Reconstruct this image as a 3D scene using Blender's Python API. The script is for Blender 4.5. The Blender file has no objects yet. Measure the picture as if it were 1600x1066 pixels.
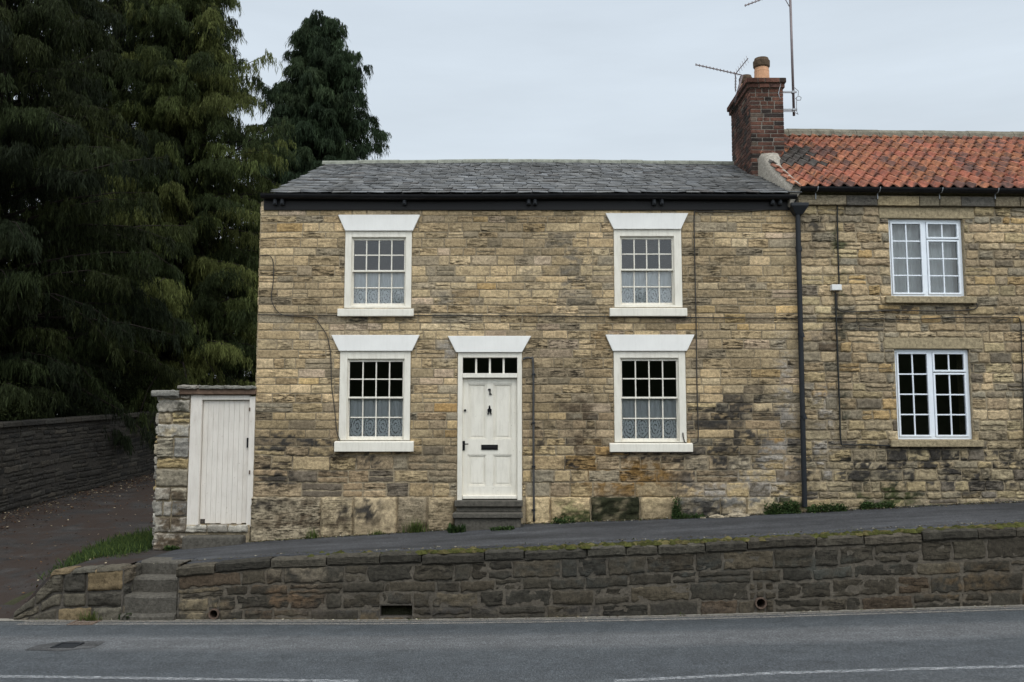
import bpy, math, random
import numpy as np
from mathutils import Vector, Matrix, noise as mnoise

# ------------------------------------------------------------------ camera, sky, sun, exposure
scene = bpy.context.scene
C = scene.collection
F, CX, CY, HORIZON = 1500.0, 800.0, 533.0, 690.0
PITCH = math.atan((HORIZON - CY) / F)
CAM = Vector((0.0, -15.75, 2.45))
cd = bpy.data.cameras.new('camera'); cam = bpy.data.objects.new('camera', cd); C.objects.link(cam)
cam.location = CAM; cam.rotation_euler = (math.radians(90) + PITCH, 0, 0)
cd.sensor_width = 36; cd.lens = 36 * F / 1600; cd.clip_end = 2000; cd.clip_start = 0.1
scene.camera = cam
scene.view_settings.view_transform = 'Standard'; scene.view_settings.look = 'None'
scene.view_settings.gamma = 1; scene.view_settings.exposure = 0.0
scene.cycles.max_bounces = 8; scene.cycles.transparent_max_bounces = 16

SUN_ELEV, SUN_AZ = math.radians(52), math.radians(158)      # azimuth clockwise from +Y
SUN_DIR = Vector((math.sin(SUN_AZ) * math.cos(SUN_ELEV), math.cos(SUN_AZ) * math.cos(SUN_ELEV), math.sin(SUN_ELEV)))
world = bpy.data.worlds.new('World'); scene.world = world; world.use_nodes = True
nt = world.node_tree; nt.nodes.clear()
def N(nt, typ, **kw):
    n = nt.nodes.new(typ)
    for k, v in kw.items():
        if k.startswith('i_'):
            key = k[2:]; key = int(key) if key.isdigit() else key.replace('_', ' ')
            n.inputs[key].default_value = v
        else: setattr(n, k, v)
    return n
def ramp(nt, pts, interp='LINEAR'):
    r = nt.nodes.new('ShaderNodeValToRGB'); cr = r.color_ramp; cr.interpolation = interp
    while len(cr.elements) < len(pts): cr.elements.new(0.5)
    for e, (p, c) in zip(cr.elements, pts):
        e.position = p; e.color = (c, c, c, 1) if not hasattr(c, '__len__') else (*c[:3], 1)
    return r
L = nt.links.new
sky = N(nt, 'ShaderNodeTexSky', sky_type='NISHITA', sun_disc=False)
sky.sun_elevation = SUN_ELEV; sky.sun_rotation = SUN_AZ
tc = N(nt, 'ShaderNodeTexCoord'); sep = N(nt, 'ShaderNodeSeparateXYZ'); L(tc.outputs['Generated'], sep.inputs[0])
el = ramp(nt, [(0.0, (9.1, 9.7, 10.0)), (0.16, (8.9, 9.6, 10.1)), (0.30, (7.8, 8.7, 9.5)), (0.45, (7.3, 8.2, 9.1)), (0.62, (8.0, 8.6, 9.2)), (1.0, (12.5, 12.9, 13.2))])
L(sep.outputs['Z'], el.inputs[0])
mp = N(nt, 'ShaderNodeMapping'); mp.inputs['Scale'].default_value = (1.2, 1.2, 7.0); L(tc.outputs['Generated'], mp.inputs[0])
cn = N(nt, 'ShaderNodeTexNoise', i_Scale=1.6, i_Detail=6.0, i_Roughness=0.55); L(mp.outputs[0], cn.inputs['Vector'])
cr_ = ramp(nt, [(0.3, 0.92), (0.7, 1.09)]); L(cn.outputs[0], cr_.inputs[0])
mul = N(nt, 'ShaderNodeMix', data_type='RGBA', blend_type='MULTIPLY'); mul.inputs[0].default_value = 1
L(el.outputs[0], mul.inputs[6]); L(cr_.outputs[0], mul.inputs[7])
dot = N(nt, 'ShaderNodeVectorMath', operation='DOT_PRODUCT'); dot.inputs[1].default_value = SUN_DIR; L(tc.outputs['Generated'], dot.inputs[0])
glow = N(nt, 'ShaderNodeMapRange', interpolation_type='SMOOTHSTEP'); glow.inputs[1].default_value = -0.1; glow.inputs[2].default_value = 1.0
glow.inputs[3].default_value = 1.0; glow.inputs[4].default_value = 2.3; L(dot.outputs['Value'], glow.inputs[0])
mul2 = N(nt, 'ShaderNodeVectorMath', operation='SCALE'); L(mul.outputs[2], mul2.inputs[0]); L(glow.outputs[0], mul2.inputs['Scale'])
mixs = N(nt, 'ShaderNodeMix', data_type='RGBA'); mixs.inputs[0].default_value = 0.9
L(sky.outputs[0], mixs.inputs[6]); L(mul2.outputs[0], mixs.inputs[7])
bg = N(nt, 'ShaderNodeBackground'); bg.inputs['Strength'].default_value = 0.092; L(mixs.outputs[2], bg.inputs[0])
wo = N(nt, 'ShaderNodeOutputWorld'); L(bg.outputs[0], wo.inputs[0])
sl = bpy.data.lights.new('sun', 'SUN'); sl.energy = 0.9; sl.angle = math.radians(28); sl.color = (1.0, 0.965, 0.90)
so = bpy.data.objects.new('sun', sl); C.objects.link(so); so.location = (0, -10, 30)
so.rotation_euler = (-SUN_DIR).to_track_quat('-Z', 'Y').to_euler()

# ------------------------------------------------------------------ helpers
rnd = random.Random(7)
def ray(px, py):
    u, v = (px - CX) / F, (CY - py) / F
    return Vector((u, math.cos(PITCH) - v * math.sin(PITCH), math.sin(PITCH) + v * math.cos(PITCH)))
def P(px, py, Y=0.0):
    d = ray(px, py); t = (Y - CAM.y) / d.y
    return CAM.x + d.x * t, CAM.z + d.z * t
XB = P(1250, 560)[0]; TH = math.radians(2.0)
def PN(px, py, v=0.0):                      # onto the front of the neighbouring house, in its own axes
    d = ray(px, py); n = Vector((-math.sin(TH), math.cos(TH), 0)); o = Vector((XB, 0, 0)) + n * v
    t = (o - CAM).dot(n) / d.dot(n); q = CAM + d * t - Vector((XB, 0, 0))
    return q.x * math.cos(TH) + q.y * math.sin(TH), q.z
def interp(tab, x):
    if x <= tab[0][0]: return tab[0][1]
    for (a, b), (c, d) in zip(tab, tab[1:]):
        if x <= c: return b + (d - b) * (x - a) / (c - a)
    return tab[-1][1]
def sstep(a, b, x):
    t = min(1, max(0, (x - a) / (b - a))); return t * t * (3 - 2 * t)
def nz(x, y, z, s=1.0): return mnoise.noise(Vector((x * s, y * s, z * s)))
def fbm(x, y, z, o=4): return mnoise.fractal(Vector((x, y, z)), 1.0, 2.0, o)

WL = {}
class MB:
    def __init__(s): s.v = []; s.f = []; s.c = []; s.smooth = False
    def add(s, vs, fs, col=None):
        o = len(s.v); s.v += [tuple(p) for p in vs]; s.f += [tuple(i + o for i in f) for f in fs]
        if col is None: col = (1, 1, 1)
        if len(col) == len(vs) and hasattr(col[0], '__len__'): s.c += [tuple(c) for c in col]
        else: s.c += [tuple(col)] * len(vs)
        return s
    def box(s, x0, x1, y0, y1, z0, z1, col=None):
        return s.add([(x0,y0,z0),(x1,y0,z0),(x1,y1,z0),(x0,y1,z0),(x0,y0,z1),(x1,y0,z1),(x1,y1,z1),(x0,y1,z1)],
                     [(0,3,2,1),(4,5,6,7),(0,1,5,4),(1,2,6,5),(2,3,7,6),(3,0,4,7)], col)
    def prism(s, pts, y0, y1, col=None):     # polygon in x,z (counter-clockwise seen from -y), extruded in y
        n = len(pts)
        return s.add([(x, y0, z) for x, z in pts] + [(x, y1, z) for x, z in pts],
                     [tuple(range(n)), tuple(range(2*n-1, n-1, -1))] + [(i, i+n, (i+1)%n+n, (i+1)%n) for i in range(n)], col)
    def tube(s, pts, r, n=8, col=None, cap=True):
        pts = [Vector(p) for p in pts]; rs = r if hasattr(r, '__len__') else [r] * len(pts); vs = []; fs = []; up = None
        for i, p in enumerate(pts):
            d = (pts[min(i+1, len(pts)-1)] - pts[max(i-1, 0)]).normalized()
            if up is None: up = Vector((0,0,1)) if abs(d.z) < .9 else Vector((1,0,0))
            a = d.cross(up).normalized(); b = a.cross(d).normalized(); up = b
            for k in range(n):
                t = 2*math.pi*k/n; vs.append(p + a*math.cos(t)*rs[i] + b*math.sin(t)*rs[i])
        for i in range(len(pts)-1):
            for k in range(n): fs.append((i*n+k, i*n+(k+1)%n, (i+1)*n+(k+1)%n, (i+1)*n+k))
        if cap: fs += [tuple(range(n))[::-1], tuple(range((len(pts)-1)*n, len(pts)*n))]
        return s.add(vs, fs, col)
    def build(s, name, mat, parent=None, bevel=0, smooth=False):
        V = np.array(s.v, dtype=np.float64); c = (V.min(0) + V.max(0)) / 2
        if parent is None: c[2] = V[:, 2].min()
        me = bpy.data.meshes.new(name); me.from_pydata([tuple(p) for p in (V - c)], [], s.f)
        at = me.color_attributes.new('Col', 'FLOAT_COLOR', 'POINT')
        at.data.foreach_set('color', np.array([(*q[:3], q[3] if len(q) > 3 else .6) for q in s.c], dtype=np.float32).ravel())
        if smooth or s.smooth: me.polygons.foreach_set('use_smooth', [True] * len(me.polygons))
        me.materials.append(mat); me.update()
        o = bpy.data.objects.new(name, me); C.objects.link(o)
        wl = Vector(c); WL[o.name] = wl
        if parent: o.parent = parent; o.location = wl - WL[parent.name]
        else: o.location = wl
        if bevel:
            m = o.modifiers.new('bevel', 'BEVEL'); m.width = bevel; m.segments = 2; m.limit_method = 'ANGLE'
        return o
def tag(o, label=None, cat=None, group=None, kind=None):
    for k, v in (('label', label), ('category', cat), ('group', group), ('kind', kind)):
        if v: o[k] = v
    return o
def thing(name, loc, label, cat, group=None, rz=0, local=False):
    o = bpy.data.objects.new(name, None); C.objects.link(o); o.location = loc; o.rotation_euler = (0, 0, rz); o.empty_display_size = .2
    WL[o.name] = Vector((0, 0, 0)) if local else Vector(loc)
    return tag(o, label, cat, group)

# ------------------------------------------------------------------ materials
def new_mat(name):
    m = bpy.data.materials.new(name); m.use_nodes = True; t = m.node_tree; t.nodes.clear()
    out = N(t, 'ShaderNodeOutputMaterial'); b = N(t, 'ShaderNodeBsdfPrincipled'); t.links.new(b.outputs[0], out.inputs[0])
    return m, t, b, out
def coords(t, scale=(1,1,1)):
    c = N(t, 'ShaderNodeTexCoord'); m = N(t, 'ShaderNodeMapping'); m.inputs['Scale'].default_value = scale
    t.links.new(c.outputs['Object'], m.inputs[0]); return m.outputs[0]
def noise(t, vec, scale, detail=5, rough=.6):
    n = N(t, 'ShaderNodeTexNoise', i_Scale=float(scale), i_Detail=float(detail), i_Roughness=rough); t.links.new(vec, n.inputs['Vector']); return n.outputs[0]
def mulc(t, a, b, typ='MULTIPLY', fac=1.0):
    m = N(t, 'ShaderNodeMix', data_type='RGBA', blend_type=typ)
    if hasattr(fac, 'links'): t.links.new(fac, m.inputs[0])
    else: m.inputs[0].default_value = fac
    for i, q in ((6, a), (7, b)):
        if hasattr(q, 'links'): t.links.new(q, m.inputs[i])
        else: m.inputs[i].default_value = (*q, 1)
    return m.outputs[2]
def rp(t, v, pts, interp_='LINEAR'):
    r = ramp(t, pts, interp_); t.links.new(v, r.inputs[0]); return r.outputs[0]
def math_(t, op, a, b):
    m = N(t, 'ShaderNodeMath', operation=op)
    for i, q in ((0, a), (1, b)):
        if hasattr(q, 'links'): t.links.new(q, m.inputs[i])
        else: m.inputs[i].default_value = q
    return m.outputs[0]
def bump(t, bsdf, h, dist=.01, strength=1.0):
    b = N(t, 'ShaderNodeBump'); b.inputs['Strength'].default_value = strength; b.inputs['Distance'].default_value = dist
    t.links.new(h, b.inputs['Height']); t.links.new(b.outputs[0], bsdf.inputs['Normal'])
def attr(t):
    a = N(t, 'ShaderNodeAttribute'); a.attribute_name = 'Col'; return a.outputs['Color']

def stone_mat(name, lam=1.0, pit=.42, base=None, bd=.018, lay=(7, 7, 42)):
    m, t, b, o = new_mat(name); v = coords(t); vl = coords(t, lay)
    n1 = noise(t, v, 22, 8, .65); n2 = noise(t, vl, 1.0, 6, .7); n3 = noise(t, v, 120, 3, .6)
    col = attr(t) if base is None else None
    c = mulc(t, col if base is None else base, rp(t, n1, [(.28, .52), (.5, 1.0), (.74, 1.48)]))
    c = mulc(t, c, rp(t, n3, [(.3, .66), (.7, 1.36)]))
    at_ = N(t, 'ShaderNodeAttribute'); at_.attribute_name = 'Col'
    er = math_(t, 'MULTIPLY', at_.outputs['Alpha'], rp(t, noise(t, v, 4.5, 3, .5), [(.36, .35), (.58, 1.0)]))
    pits = rp(t, n2, [(pit - .05, 0.14), (pit + .03, 1.0)])
    c = mulc(t, c, pits, fac=math_(t, 'MULTIPLY', er, lam))
    t.links.new(c, b.inputs['Base Color']); b.inputs['Roughness'].default_value = .92; b.inputs['Specular IOR Level'].default_value = .2
    h = math_(t, 'ADD', math_(t, 'MULTIPLY', n1, .6), math_(t, 'MULTIPLY', math_(t, 'MULTIPLY', rp(t, n2, [(.3, 0), (.5, 1)]), er), 1.0 * lam))
    h = math_(t, 'ADD', h, math_(t, 'MULTIPLY', n3, .15))
    bump(t, b, h, bd, 1.0)
    return m
def plain(name, col, rough=.6, var=.15, scale=8, bd=.002, spec=.4, metal=0, use_attr=False, bscale=60):
    m, t, b, o = new_mat(name); v = coords(t)
    n = noise(t, v, scale, 6, .65); n2 = noise(t, v, bscale, 4)
    c = mulc(t, attr(t) if use_attr else col, rp(t, n, [(.25, 1 - var), (.75, 1 + var)]))
    t.links.new(c, b.inputs['Base Color']); b.inputs['Roughness'].default_value = rough; b.inputs['Specular IOR Level'].default_value = spec; b.inputs['Metallic'].default_value = metal
    bump(t, b, n2, bd)
    return m
def paint_mat(name, col, grime=(.32, .27, .2), amt=.5):
    m, t, b, o = new_mat(name); v = coords(t); vs = coords(t, (14, 14, 2.2))
    n = noise(t, vs, 1.4, 7, .7); n2 = noise(t, v, 28, 6, .7); n3 = noise(t, v, 2.2, 3)
    c = mulc(t, col, rp(t, n3, [(.3, .93), (.7, 1.03)]))
    c = mulc(t, c, mulc(t, col, grime, fac=.5), 'MIX', math_(t, 'MULTIPLY', rp(t, n, [(.46, 0), (.70, 1)]), amt))
    c = mulc(t, c, grime, 'MIX', rp(t, n2, [(.645, 0), (.69, min(1, amt * 1.5))]))
    t.links.new(c, b.inputs['Base Color']); b.inputs['Roughness'].default_value = .55; b.inputs['Specular IOR Level'].default_value = .25
    bump(t, b, n2, .0015)
    return m
M = {}
M['stone'] = stone_mat('sandstone', .95, .475)
M['dark_stone'] = stone_mat('dark_sandstone', .8, .44)
M['mortar'] = stone_mat('lime_mortar', .25, base=(.31, .25, .165), bd=.012)
M['pointing'] = stone_mat('stained_pointing', .35, bd=.012)
M['dark_mortar'] = stone_mat('grey_mortar', .3, base=(.10, .088, .073), bd=.012)
M['lane_mortar'] = stone_mat('shade_darkened_mortar', .3, base=(.036, .032, .027), bd=.012)  # lane wall mortar, tree shade put into its colour
M['brick'] = stone_mat('brick', .3, bd=.006)
M['brick_mortar'] = plain('brick_mortar', (.19, .168, .14), .9, .5, 6)
M['white'] = paint_mat('white_paint', (.82, .80, .755), amt=.15)
M['cream'] = paint_mat('cream_paint', (.79, .745, .645), amt=.4)
M['gate_white'] = paint_mat('weathered_white_paint', (.72, .665, .59), (.30, .21, .13), amt=.4)
M['upvc'] = plain('white_plastic', (.78, .82, .86), .35, .04)
M['black'] = plain('black_paint', (.008, .008, .009), .5, .5, 5, .002, .2)
M['fascia'] = paint_mat('flaking_black_paint', (.010, .009, .009), (.20, .19, .18), amt=.12)
M['iron'] = plain('cast_iron', (.016, .018, .021), .5, .25, 6, .002, .25)
M['lead'] = plain('grey_pipe', (.060, .058, .055), .6, .35, 8, .002, .25)
M['cable'] = plain('cable', (.045, .038, .03), .7)
M['cable_black'] = plain('black_cable', (.012, .013, .012), .7)
M['cement'] = stone_mat('cement', .15, base=(.30, .27, .225), bd=.02)
M['ridge'] = plain('ridge_stone', (.20, .205, .17), .9, .45, 9, .01, .2)
M['ridge_dark'] = plain('mortared_ridge', (.17, .155, .12), .95, .5, 7, .012, .1)
M['dressed'] = stone_mat('dressed_stone', .25, base=(.31, .25, .155), bd=.008)
M['concrete'] = stone_mat('worn_concrete', .35, base=(.088, .080, .066), bd=.012)
M['channel'] = stone_mat('pale_gutter_concrete', .3, base=(.21, .195, .165), bd=.01)
M['terracotta'] = plain('terracotta', (.52, .29, .17), .85, .2, 10, .003, .2)
M['potcap'] = plain('sooty_clay', (.09, .062, .04), .9, .5, 14, .006, .2)
M['metal'] = plain('dull_metal', (.17, .14, .14), .5, .2, 10, .001, .4, .4)
M['galv'] = plain('galvanised', (.30, .31, .32), .5, .2, 10, .001, .4, .4)
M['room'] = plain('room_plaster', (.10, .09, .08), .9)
M['plastic'] = plain('plastic_box', (.7, .69, .66), .5, .05)
M['rust'] = plain('rusty_iron', (.11, .075, .055), .8, .5, 25, .006, .3)
M['bark'] = plain('bark', (.024, .019, .015), .95, .5, 10, .03, .2)
M['moss'] = plain('moss', (.07, .075, .02), .95, .4, 30, .02, .1, 0, True)
M['timber'] = plain('weathered_timber', (.15, .098, .068), .85, .4, 10, .006, .2)

def slate_mat():
    m, t, b, o = new_mat('slate'); v = coords(t)
    n = noise(t, v, 1.3, 6, .65); n2 = noise(t, v, 26, 6, .7)
    c = mulc(t, attr(t), rp(t, n2, [(.25, .72), (.75, 1.28)]))
    c = mulc(t, c, (.045, .044, .04), 'MIX', rp(t, n, [(.43, 0), (.62, .75)]))
    c = mulc(t, c, (.22, .21, .17), 'MIX', rp(t, n2, [(.68, 0), (.74, .6)]))
    t.links.new(c, b.inputs['Base Color']); b.inputs['Roughness'].default_value = .5; b.inputs['Specular IOR Level'].default_value = .45
    bump(t, b, n2, .006); return m
M['slate'] = slate_mat()
def pantile_mat():
    m, t, b, o = new_mat('pantile'); v = coords(t)
    n = noise(t, v, 5, 6, .65); n2 = noise(t, v, 40, 6, .7)
    c = mulc(t, attr(t), rp(t, n2, [(.25, .72), (.75, 1.25)]))
    c = mulc(t, c, (.06, .045, .04), 'MIX', rp(t, n, [(.46, 0), (.64, .8)]))
    t.links.new(c, b.inputs['Base Color']); b.inputs['Roughness'].default_value = .8; b.inputs['Specular IOR Level'].default_value = .25
    bump(t, b, n2, .005); return m
M['pantile'] = pantile_mat()
def glass_mat():
    m, t, b, o = new_mat('window_glass'); t.nodes.remove(b); v = coords(t)
    tr = N(t, 'ShaderNodeBsdfTransparent'); tr.inputs[0].default_value = (.93, .96, .95, 1)
    g = N(t, 'ShaderNodeBsdfGlossy'); g.inputs['Roughness'].default_value = 0.02
    fr = N(t, 'ShaderNodeFresnel'); fr.inputs['IOR'].default_value = 1.75
    bp = N(t, 'ShaderNodeBump'); bp.inputs['Distance'].default_value = .004; bp.inputs['Strength'].default_value = .6
    t.links.new(noise(t, v, 5, 2), bp.inputs['Height']); t.links.new(bp.outputs[0], g.inputs['Normal'])
    mx = N(t, 'ShaderNodeMixShader'); t.links.new(fr.outputs[0], mx.inputs[0]); t.links.new(tr.outputs[0], mx.inputs[1]); t.links.new(g.outputs[0], mx.inputs[2])
    t.links.new(mx.outputs[0], o.inputs[0]); return m
M['glass'] = glass_mat()
def lace_mat(name, base):
    m, t, b, o = new_mat(name); v = coords(t)
    b.inputs['Base Color'].default_value = (.88, .88, .90, 1); b.inputs['Roughness'].default_value = .9
    sp = N(t, 'ShaderNodeSeparateXYZ'); t.links.new(v, sp.inputs[0])
    # ovals repeated along the width, in the lower band
    px = math_(t, 'FRACT', math_(t, 'MULTIPLY', sp.outputs[0], 1 / .21), 0)
    dx = math_(t, 'MULTIPLY', math_(t, 'SUBTRACT', px, .5), .21 / .095)
    dz = math_(t, 'MULTIPLY', math_(t, 'ADD', sp.outputs[2], .125), 1 / .17)
    r = math_(t, 'SQRT', math_(t, 'ADD', math_(t, 'MULTIPLY', dx, dx), math_(t, 'MULTIPLY', dz, dz)), 0)
    rings = math_(t, 'ABSOLUTE', math_(t, 'SINE', math_(t, 'MULTIPLY', math_(t, 'ADD', r, math_(t, 'MULTIPLY', noise(t, v, 24, 2), 1.0 * .2)), 8.5), 0), 0)
    vo = N(t, 'ShaderNodeTexVoronoi', i_Scale=42.0); t.links.new(v, vo.inputs['Vector'])
    pat = math_(t, 'ADD', math_(t, 'MULTIPLY', rings, .55), math_(t, 'MULTIPLY', vo.outputs['Distance'], .75))
    low = rp(t, math_(t, 'ADD', math_(t, 'MULTIPLY', sp.outputs[2], 1.0), .5), [(.49, 1), (.53, 0)])
    dens = math_(t, 'ADD', base, math_(t, 'MULTIPLY', low, math_(t, 'SUBTRACT', rp(t, pat, [(.42, 0), (.72, 1.0)]), .55)))
    dens = math_(t, 'ADD', dens, math_(t, 'MULTIPLY', math_(t, 'SUBTRACT', noise(t, coords(t, (26, 1, 1.2)), 1, 3), .5), .5))
    tr = N(t, 'ShaderNodeBsdfTransparent'); mx = N(t, 'ShaderNodeMixShader')
    t.links.new(dens, mx.inputs[0]); t.links.new(tr.outputs[0], mx.inputs[1]); t.links.new(b.outputs[0], mx.inputs[2]); t.links.new(mx.outputs[0], o.inputs[0])
    return m
M['lace'] = lace_mat('lace', .74); M['lace_up'] = lace_mat('fine_lace', .9)
M['drape'] = plain('net_curtain', (.72, .72, .72), .9, .1, 3)
def leaf_mat(name, tl=.25):
    m, t, b, o = new_mat(name)
    c = attr(t); t.links.new(c, b.inputs['Base Color']); b.inputs['Roughness'].default_value = .7; b.inputs['Specular IOR Level'].default_value = .08
    tr = N(t, 'ShaderNodeBsdfTranslucent'); t.links.new(c, tr.inputs[0]); mx = N(t, 'ShaderNodeMixShader'); mx.inputs[0].default_value = tl
    t.links.new(b.outputs[0], mx.inputs[1]); t.links.new(tr.outputs[0], mx.inputs[2]); t.links.new(mx.outputs[0], o.inputs[0]); return m
M['leaf'] = leaf_mat('foliage')
def asphalt_mat(name, base, band=False, moss=False):
    m, t, b, o = new_mat(name); v = coords(t)
    n = math_(t, 'ADD', math_(t, 'MULTIPLY', noise(t, coords(t, (1, .3, 1)), 62, 3, .8), .55), math_(t, 'MULTIPLY', noise(t, coords(t, (1, .35, 1)), 150, 2, .7), .45)); n2 = noise(t, coords(t, (.35, 2.5, 1)), 1.5, 5, .6); n3 = noise(t, v, 900, 2); n4 = noise(t, v, 3.5, 6, .7)
    c = mulc(t, base, rp(t, n, [(.36, .35), (.5, .92), (.64, 2.0)]))
    c = mulc(t, c, rp(t, n2, [(.3, .88), (.7, 1.13)] if band else [(.3, .55), (.7, 1.6)]))
    c = mulc(t, c, rp(t, n4, [(.3, .78), (.7, 1.22)]))
    if band:
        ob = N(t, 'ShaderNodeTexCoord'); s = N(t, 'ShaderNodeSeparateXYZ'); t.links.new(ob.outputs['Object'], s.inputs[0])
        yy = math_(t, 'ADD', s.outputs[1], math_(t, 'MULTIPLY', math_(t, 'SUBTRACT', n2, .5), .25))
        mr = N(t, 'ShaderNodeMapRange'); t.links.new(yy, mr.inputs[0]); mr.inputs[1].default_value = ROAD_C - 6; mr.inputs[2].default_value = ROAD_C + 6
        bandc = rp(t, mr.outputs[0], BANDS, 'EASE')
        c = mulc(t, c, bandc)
        sp = rp(t, noise(t, v, 60, 2, .8), [(.66, 0), (.70, 1)]); c = mulc(t, c, (.25, .24, .23), 'MIX', math_(t, 'MULTIPLY', sp, .5))
    t.links.new(c, b.inputs['Base Color']); b.inputs['Roughness'].default_value = .85; b.inputs['Specular IOR Level'].default_value = .3
    bump(t, b, n, .006); return m
YW = -2.45
ROAD_C = 0.0
# position on the ramp = (y - road centre)/12 + .5 ; road object centre is set to y = -8.4 below
def bp_(y): return (y + 8.4) / 12 + .5
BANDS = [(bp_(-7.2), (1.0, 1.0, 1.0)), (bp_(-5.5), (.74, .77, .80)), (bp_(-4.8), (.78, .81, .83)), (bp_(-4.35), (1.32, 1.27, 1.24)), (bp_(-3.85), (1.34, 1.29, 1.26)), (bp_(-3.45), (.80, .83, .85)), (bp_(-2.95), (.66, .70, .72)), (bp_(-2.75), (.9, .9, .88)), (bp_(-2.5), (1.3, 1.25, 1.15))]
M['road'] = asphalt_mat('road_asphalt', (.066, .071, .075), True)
M['pave'] = asphalt_mat('pavement_asphalt', (.040, .041, .044))
M['lane'] = asphalt_mat('lane_surface', (.026, .023, .021))
def lane_cover():
    t = M['lane'].node_tree; b = [n for n in t.nodes if n.type == 'BSDF_PRINCIPLED'][0]; src = b.inputs['Base Color'].links[0].from_socket; v = coords(t)
    c = mulc(t, src, (.026, .016, .011), 'MIX', rp(t, noise(t, v, 1.1, 7, .7), [(.42, 0), (.54, .9)]))
    t.links.new(c, b.inputs['Base Color'])
lane_cover()
def line_mat(name, col):
    m, t, b, o = new_mat(name); v = coords(t)
    n = noise(t, coords(t, (1.5, 9, 1)), 9, 7, .8)
    b.inputs['Base Color'].default_value = (*col, 1); b.inputs['Roughness'].default_value = .7
    tr = N(t, 'ShaderNodeBsdfTransparent'); mx = N(t, 'ShaderNodeMixShader')
    t.links.new(rp(t, n, [(.48, 0.05), (.62, .85)]), mx.inputs[0]); t.links.new(tr.outputs[0], mx.inputs[1]); t.links.new(b.outputs[0], mx.inputs[2]); t.links.new(mx.outputs[0], o.inputs[0])
    return m
M['line_white'] = line_mat('worn_white_line', (.52, .53, .54)); M['line_edge'] = line_mat('worn_edge_line', (.44, .385, .32))
M['ground'] = plain('earth', (.05, .05, .028), .95, .4, 2, .03, .1)
M['reflect_bank'] = plain('reflection_bank_grass', (.028, .038, .015), .95, .4, .5, .05, .1)  # dark green for the added bank that the windows reflect

# ------------------------------------------------------------------ levels of the land
ZR = [(P(px, py, YW)[0], P(px, py, YW)[1]) for px, py in ((-300, 969), (300, 968), (600, 968), (850, 965), (1050, 961), (1200, 957), (1400, 951), (1600, 945), (2000, 932))]
def zr(x): return interp(ZR, x)
ZW = [(P(px, py, YW)[0], P(px, py, YW)[1]) for px, py in ((190, 889), (280, 884), (430, 871), (600, 866), (700, 863), (850, 858), (1000, 851), (1150, 845), (1250, 840), (1400, 832), (1600, 822), (2000, 803))]
ZH = [(P(px, py, 0)[0], P(px, py, 0)[1]) for px, py in ((243, 862), (300, 855), (395, 846), (500, 839), (650, 830), (830, 817), (1000, 811), (1200, 802), (1300, 797), (1450, 789), (1600, 783), (2000, 763))]
def zp(x, y):
    t = (y - YW) / (0 - YW); a, b = interp(ZW, x), interp(ZH, x)
    return a + (b - a) * min(1, max(0, t)) + max(0, y) * .02
LXL = [(-2.6, .04), (0, .34), (4, .88), (10, 1.5), (18, 2.0), (60, 3.0)]
LXR = [(0, 0), (4, .16), (10, .75), (18, 1.25), (60, 2.3)]
def gz(x, y):
    right = zp(max(x, -5.6), min(y, 0)) + (interp(LXR, y) if y > 0 else 0)
    left = interp(LXL, y)
    k = sstep(YW, 1.0, y); return left + (right - left) * sstep(-6.9 - 1.6 * k, -6.15 + .1 * k, x)
def sheet(name, xs, ys, fn, mat, dz=0.0, smooth=True):
    mb = MB(); vs = [(x, y, fn(x, y) + dz) for y in ys for x in xs]; nx = len(xs)
    mb.add(vs, [(j*nx+i, j*nx+i+1, (j+1)*nx+i+1, (j+1)*nx+i) for j in range(len(ys)-1) for i in range(nx-1)])
    o = mb.build(name, mat, smooth=smooth); o['kind'] = 'structure'; return o
def lin(a, b, n): return [a + (b - a) * i / n for i in range(n + 1)]
# earth under everything, out to the horizon
def earth(x, y):
    if -5.5 < x < -4.5 and y < -1.3: return -.12
    if y > YW + .2:
        return gz(max(-16, min(14, x)), min(y, 60)) - .05
    return zr(max(-9, min(11, x))) - .06 + max(0, min(1, (-y - 17) / 60)) * 0
sheet('ground', [-700, -200, -60] + lin(-20, -6, 30) + lin(-5.6, -4.4, 12) + lin(-4, 20, 40) + [60, 200, 700], [-700, -200, -60, -30, -17, -10, -5, -2.6, YW + .15, YW + .25] + lin(-1.9, 20, 30) + [30, 60, 200, 700], earth, M['ground'])
def reflect_bank(x, y):  # unseen bank behind the camera, added to darken the lower window reflections
    t = (-y - 19) / 14; return -.3 + 8.6 * sstep(0, 1, t) * (1 + .08 * nz(x, y, 3, .15)) + .35 * nz(x, y, 0, .6)
hl = sheet('unseen_reflection_bank', lin(-90, 90, 60), lin(-60, -18, 40), reflect_bank, M['reflect_bank'])
# road: its object centre lies on y = -8.4
def zroad(x, y): return zr(x) + .06 * sstep(0, 3.2, YW - y) - .12 * sstep(5, 9, YW - y) - .004
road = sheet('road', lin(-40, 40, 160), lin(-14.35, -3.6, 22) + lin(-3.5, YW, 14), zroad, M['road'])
pv = sheet('pavement', lin(-5.42, -4.6, 8) + lin(-4.55, 16, 90), lin(YW + .28, .35, 14), lambda x, y: zp(x, y) - .004 + .006 * nz(x, y, 0, 2.2), M['pave'])
import bmesh
bm = bmesh.new(); bm.from_mesh(pv.data)
ex = [f for f in bm.faces if pv.location.x + f.calc_center_median().x < -4.55 and pv.location.y + f.calc_center_median().y < YW + .78]
bmesh.ops.delete(bm, geom=ex, context='FACES'); g_ = bmesh.ops.extrude_edge_only(bm, edges=[e for e in bm.edges if e.is_boundary]); bmesh.ops.translate(bm, vec=(0, 0, -.14), verts=[v for v in g_['geom'] if isinstance(v, bmesh.types.BMVert)]); bm.to_mesh(pv.data); bm.free()
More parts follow.
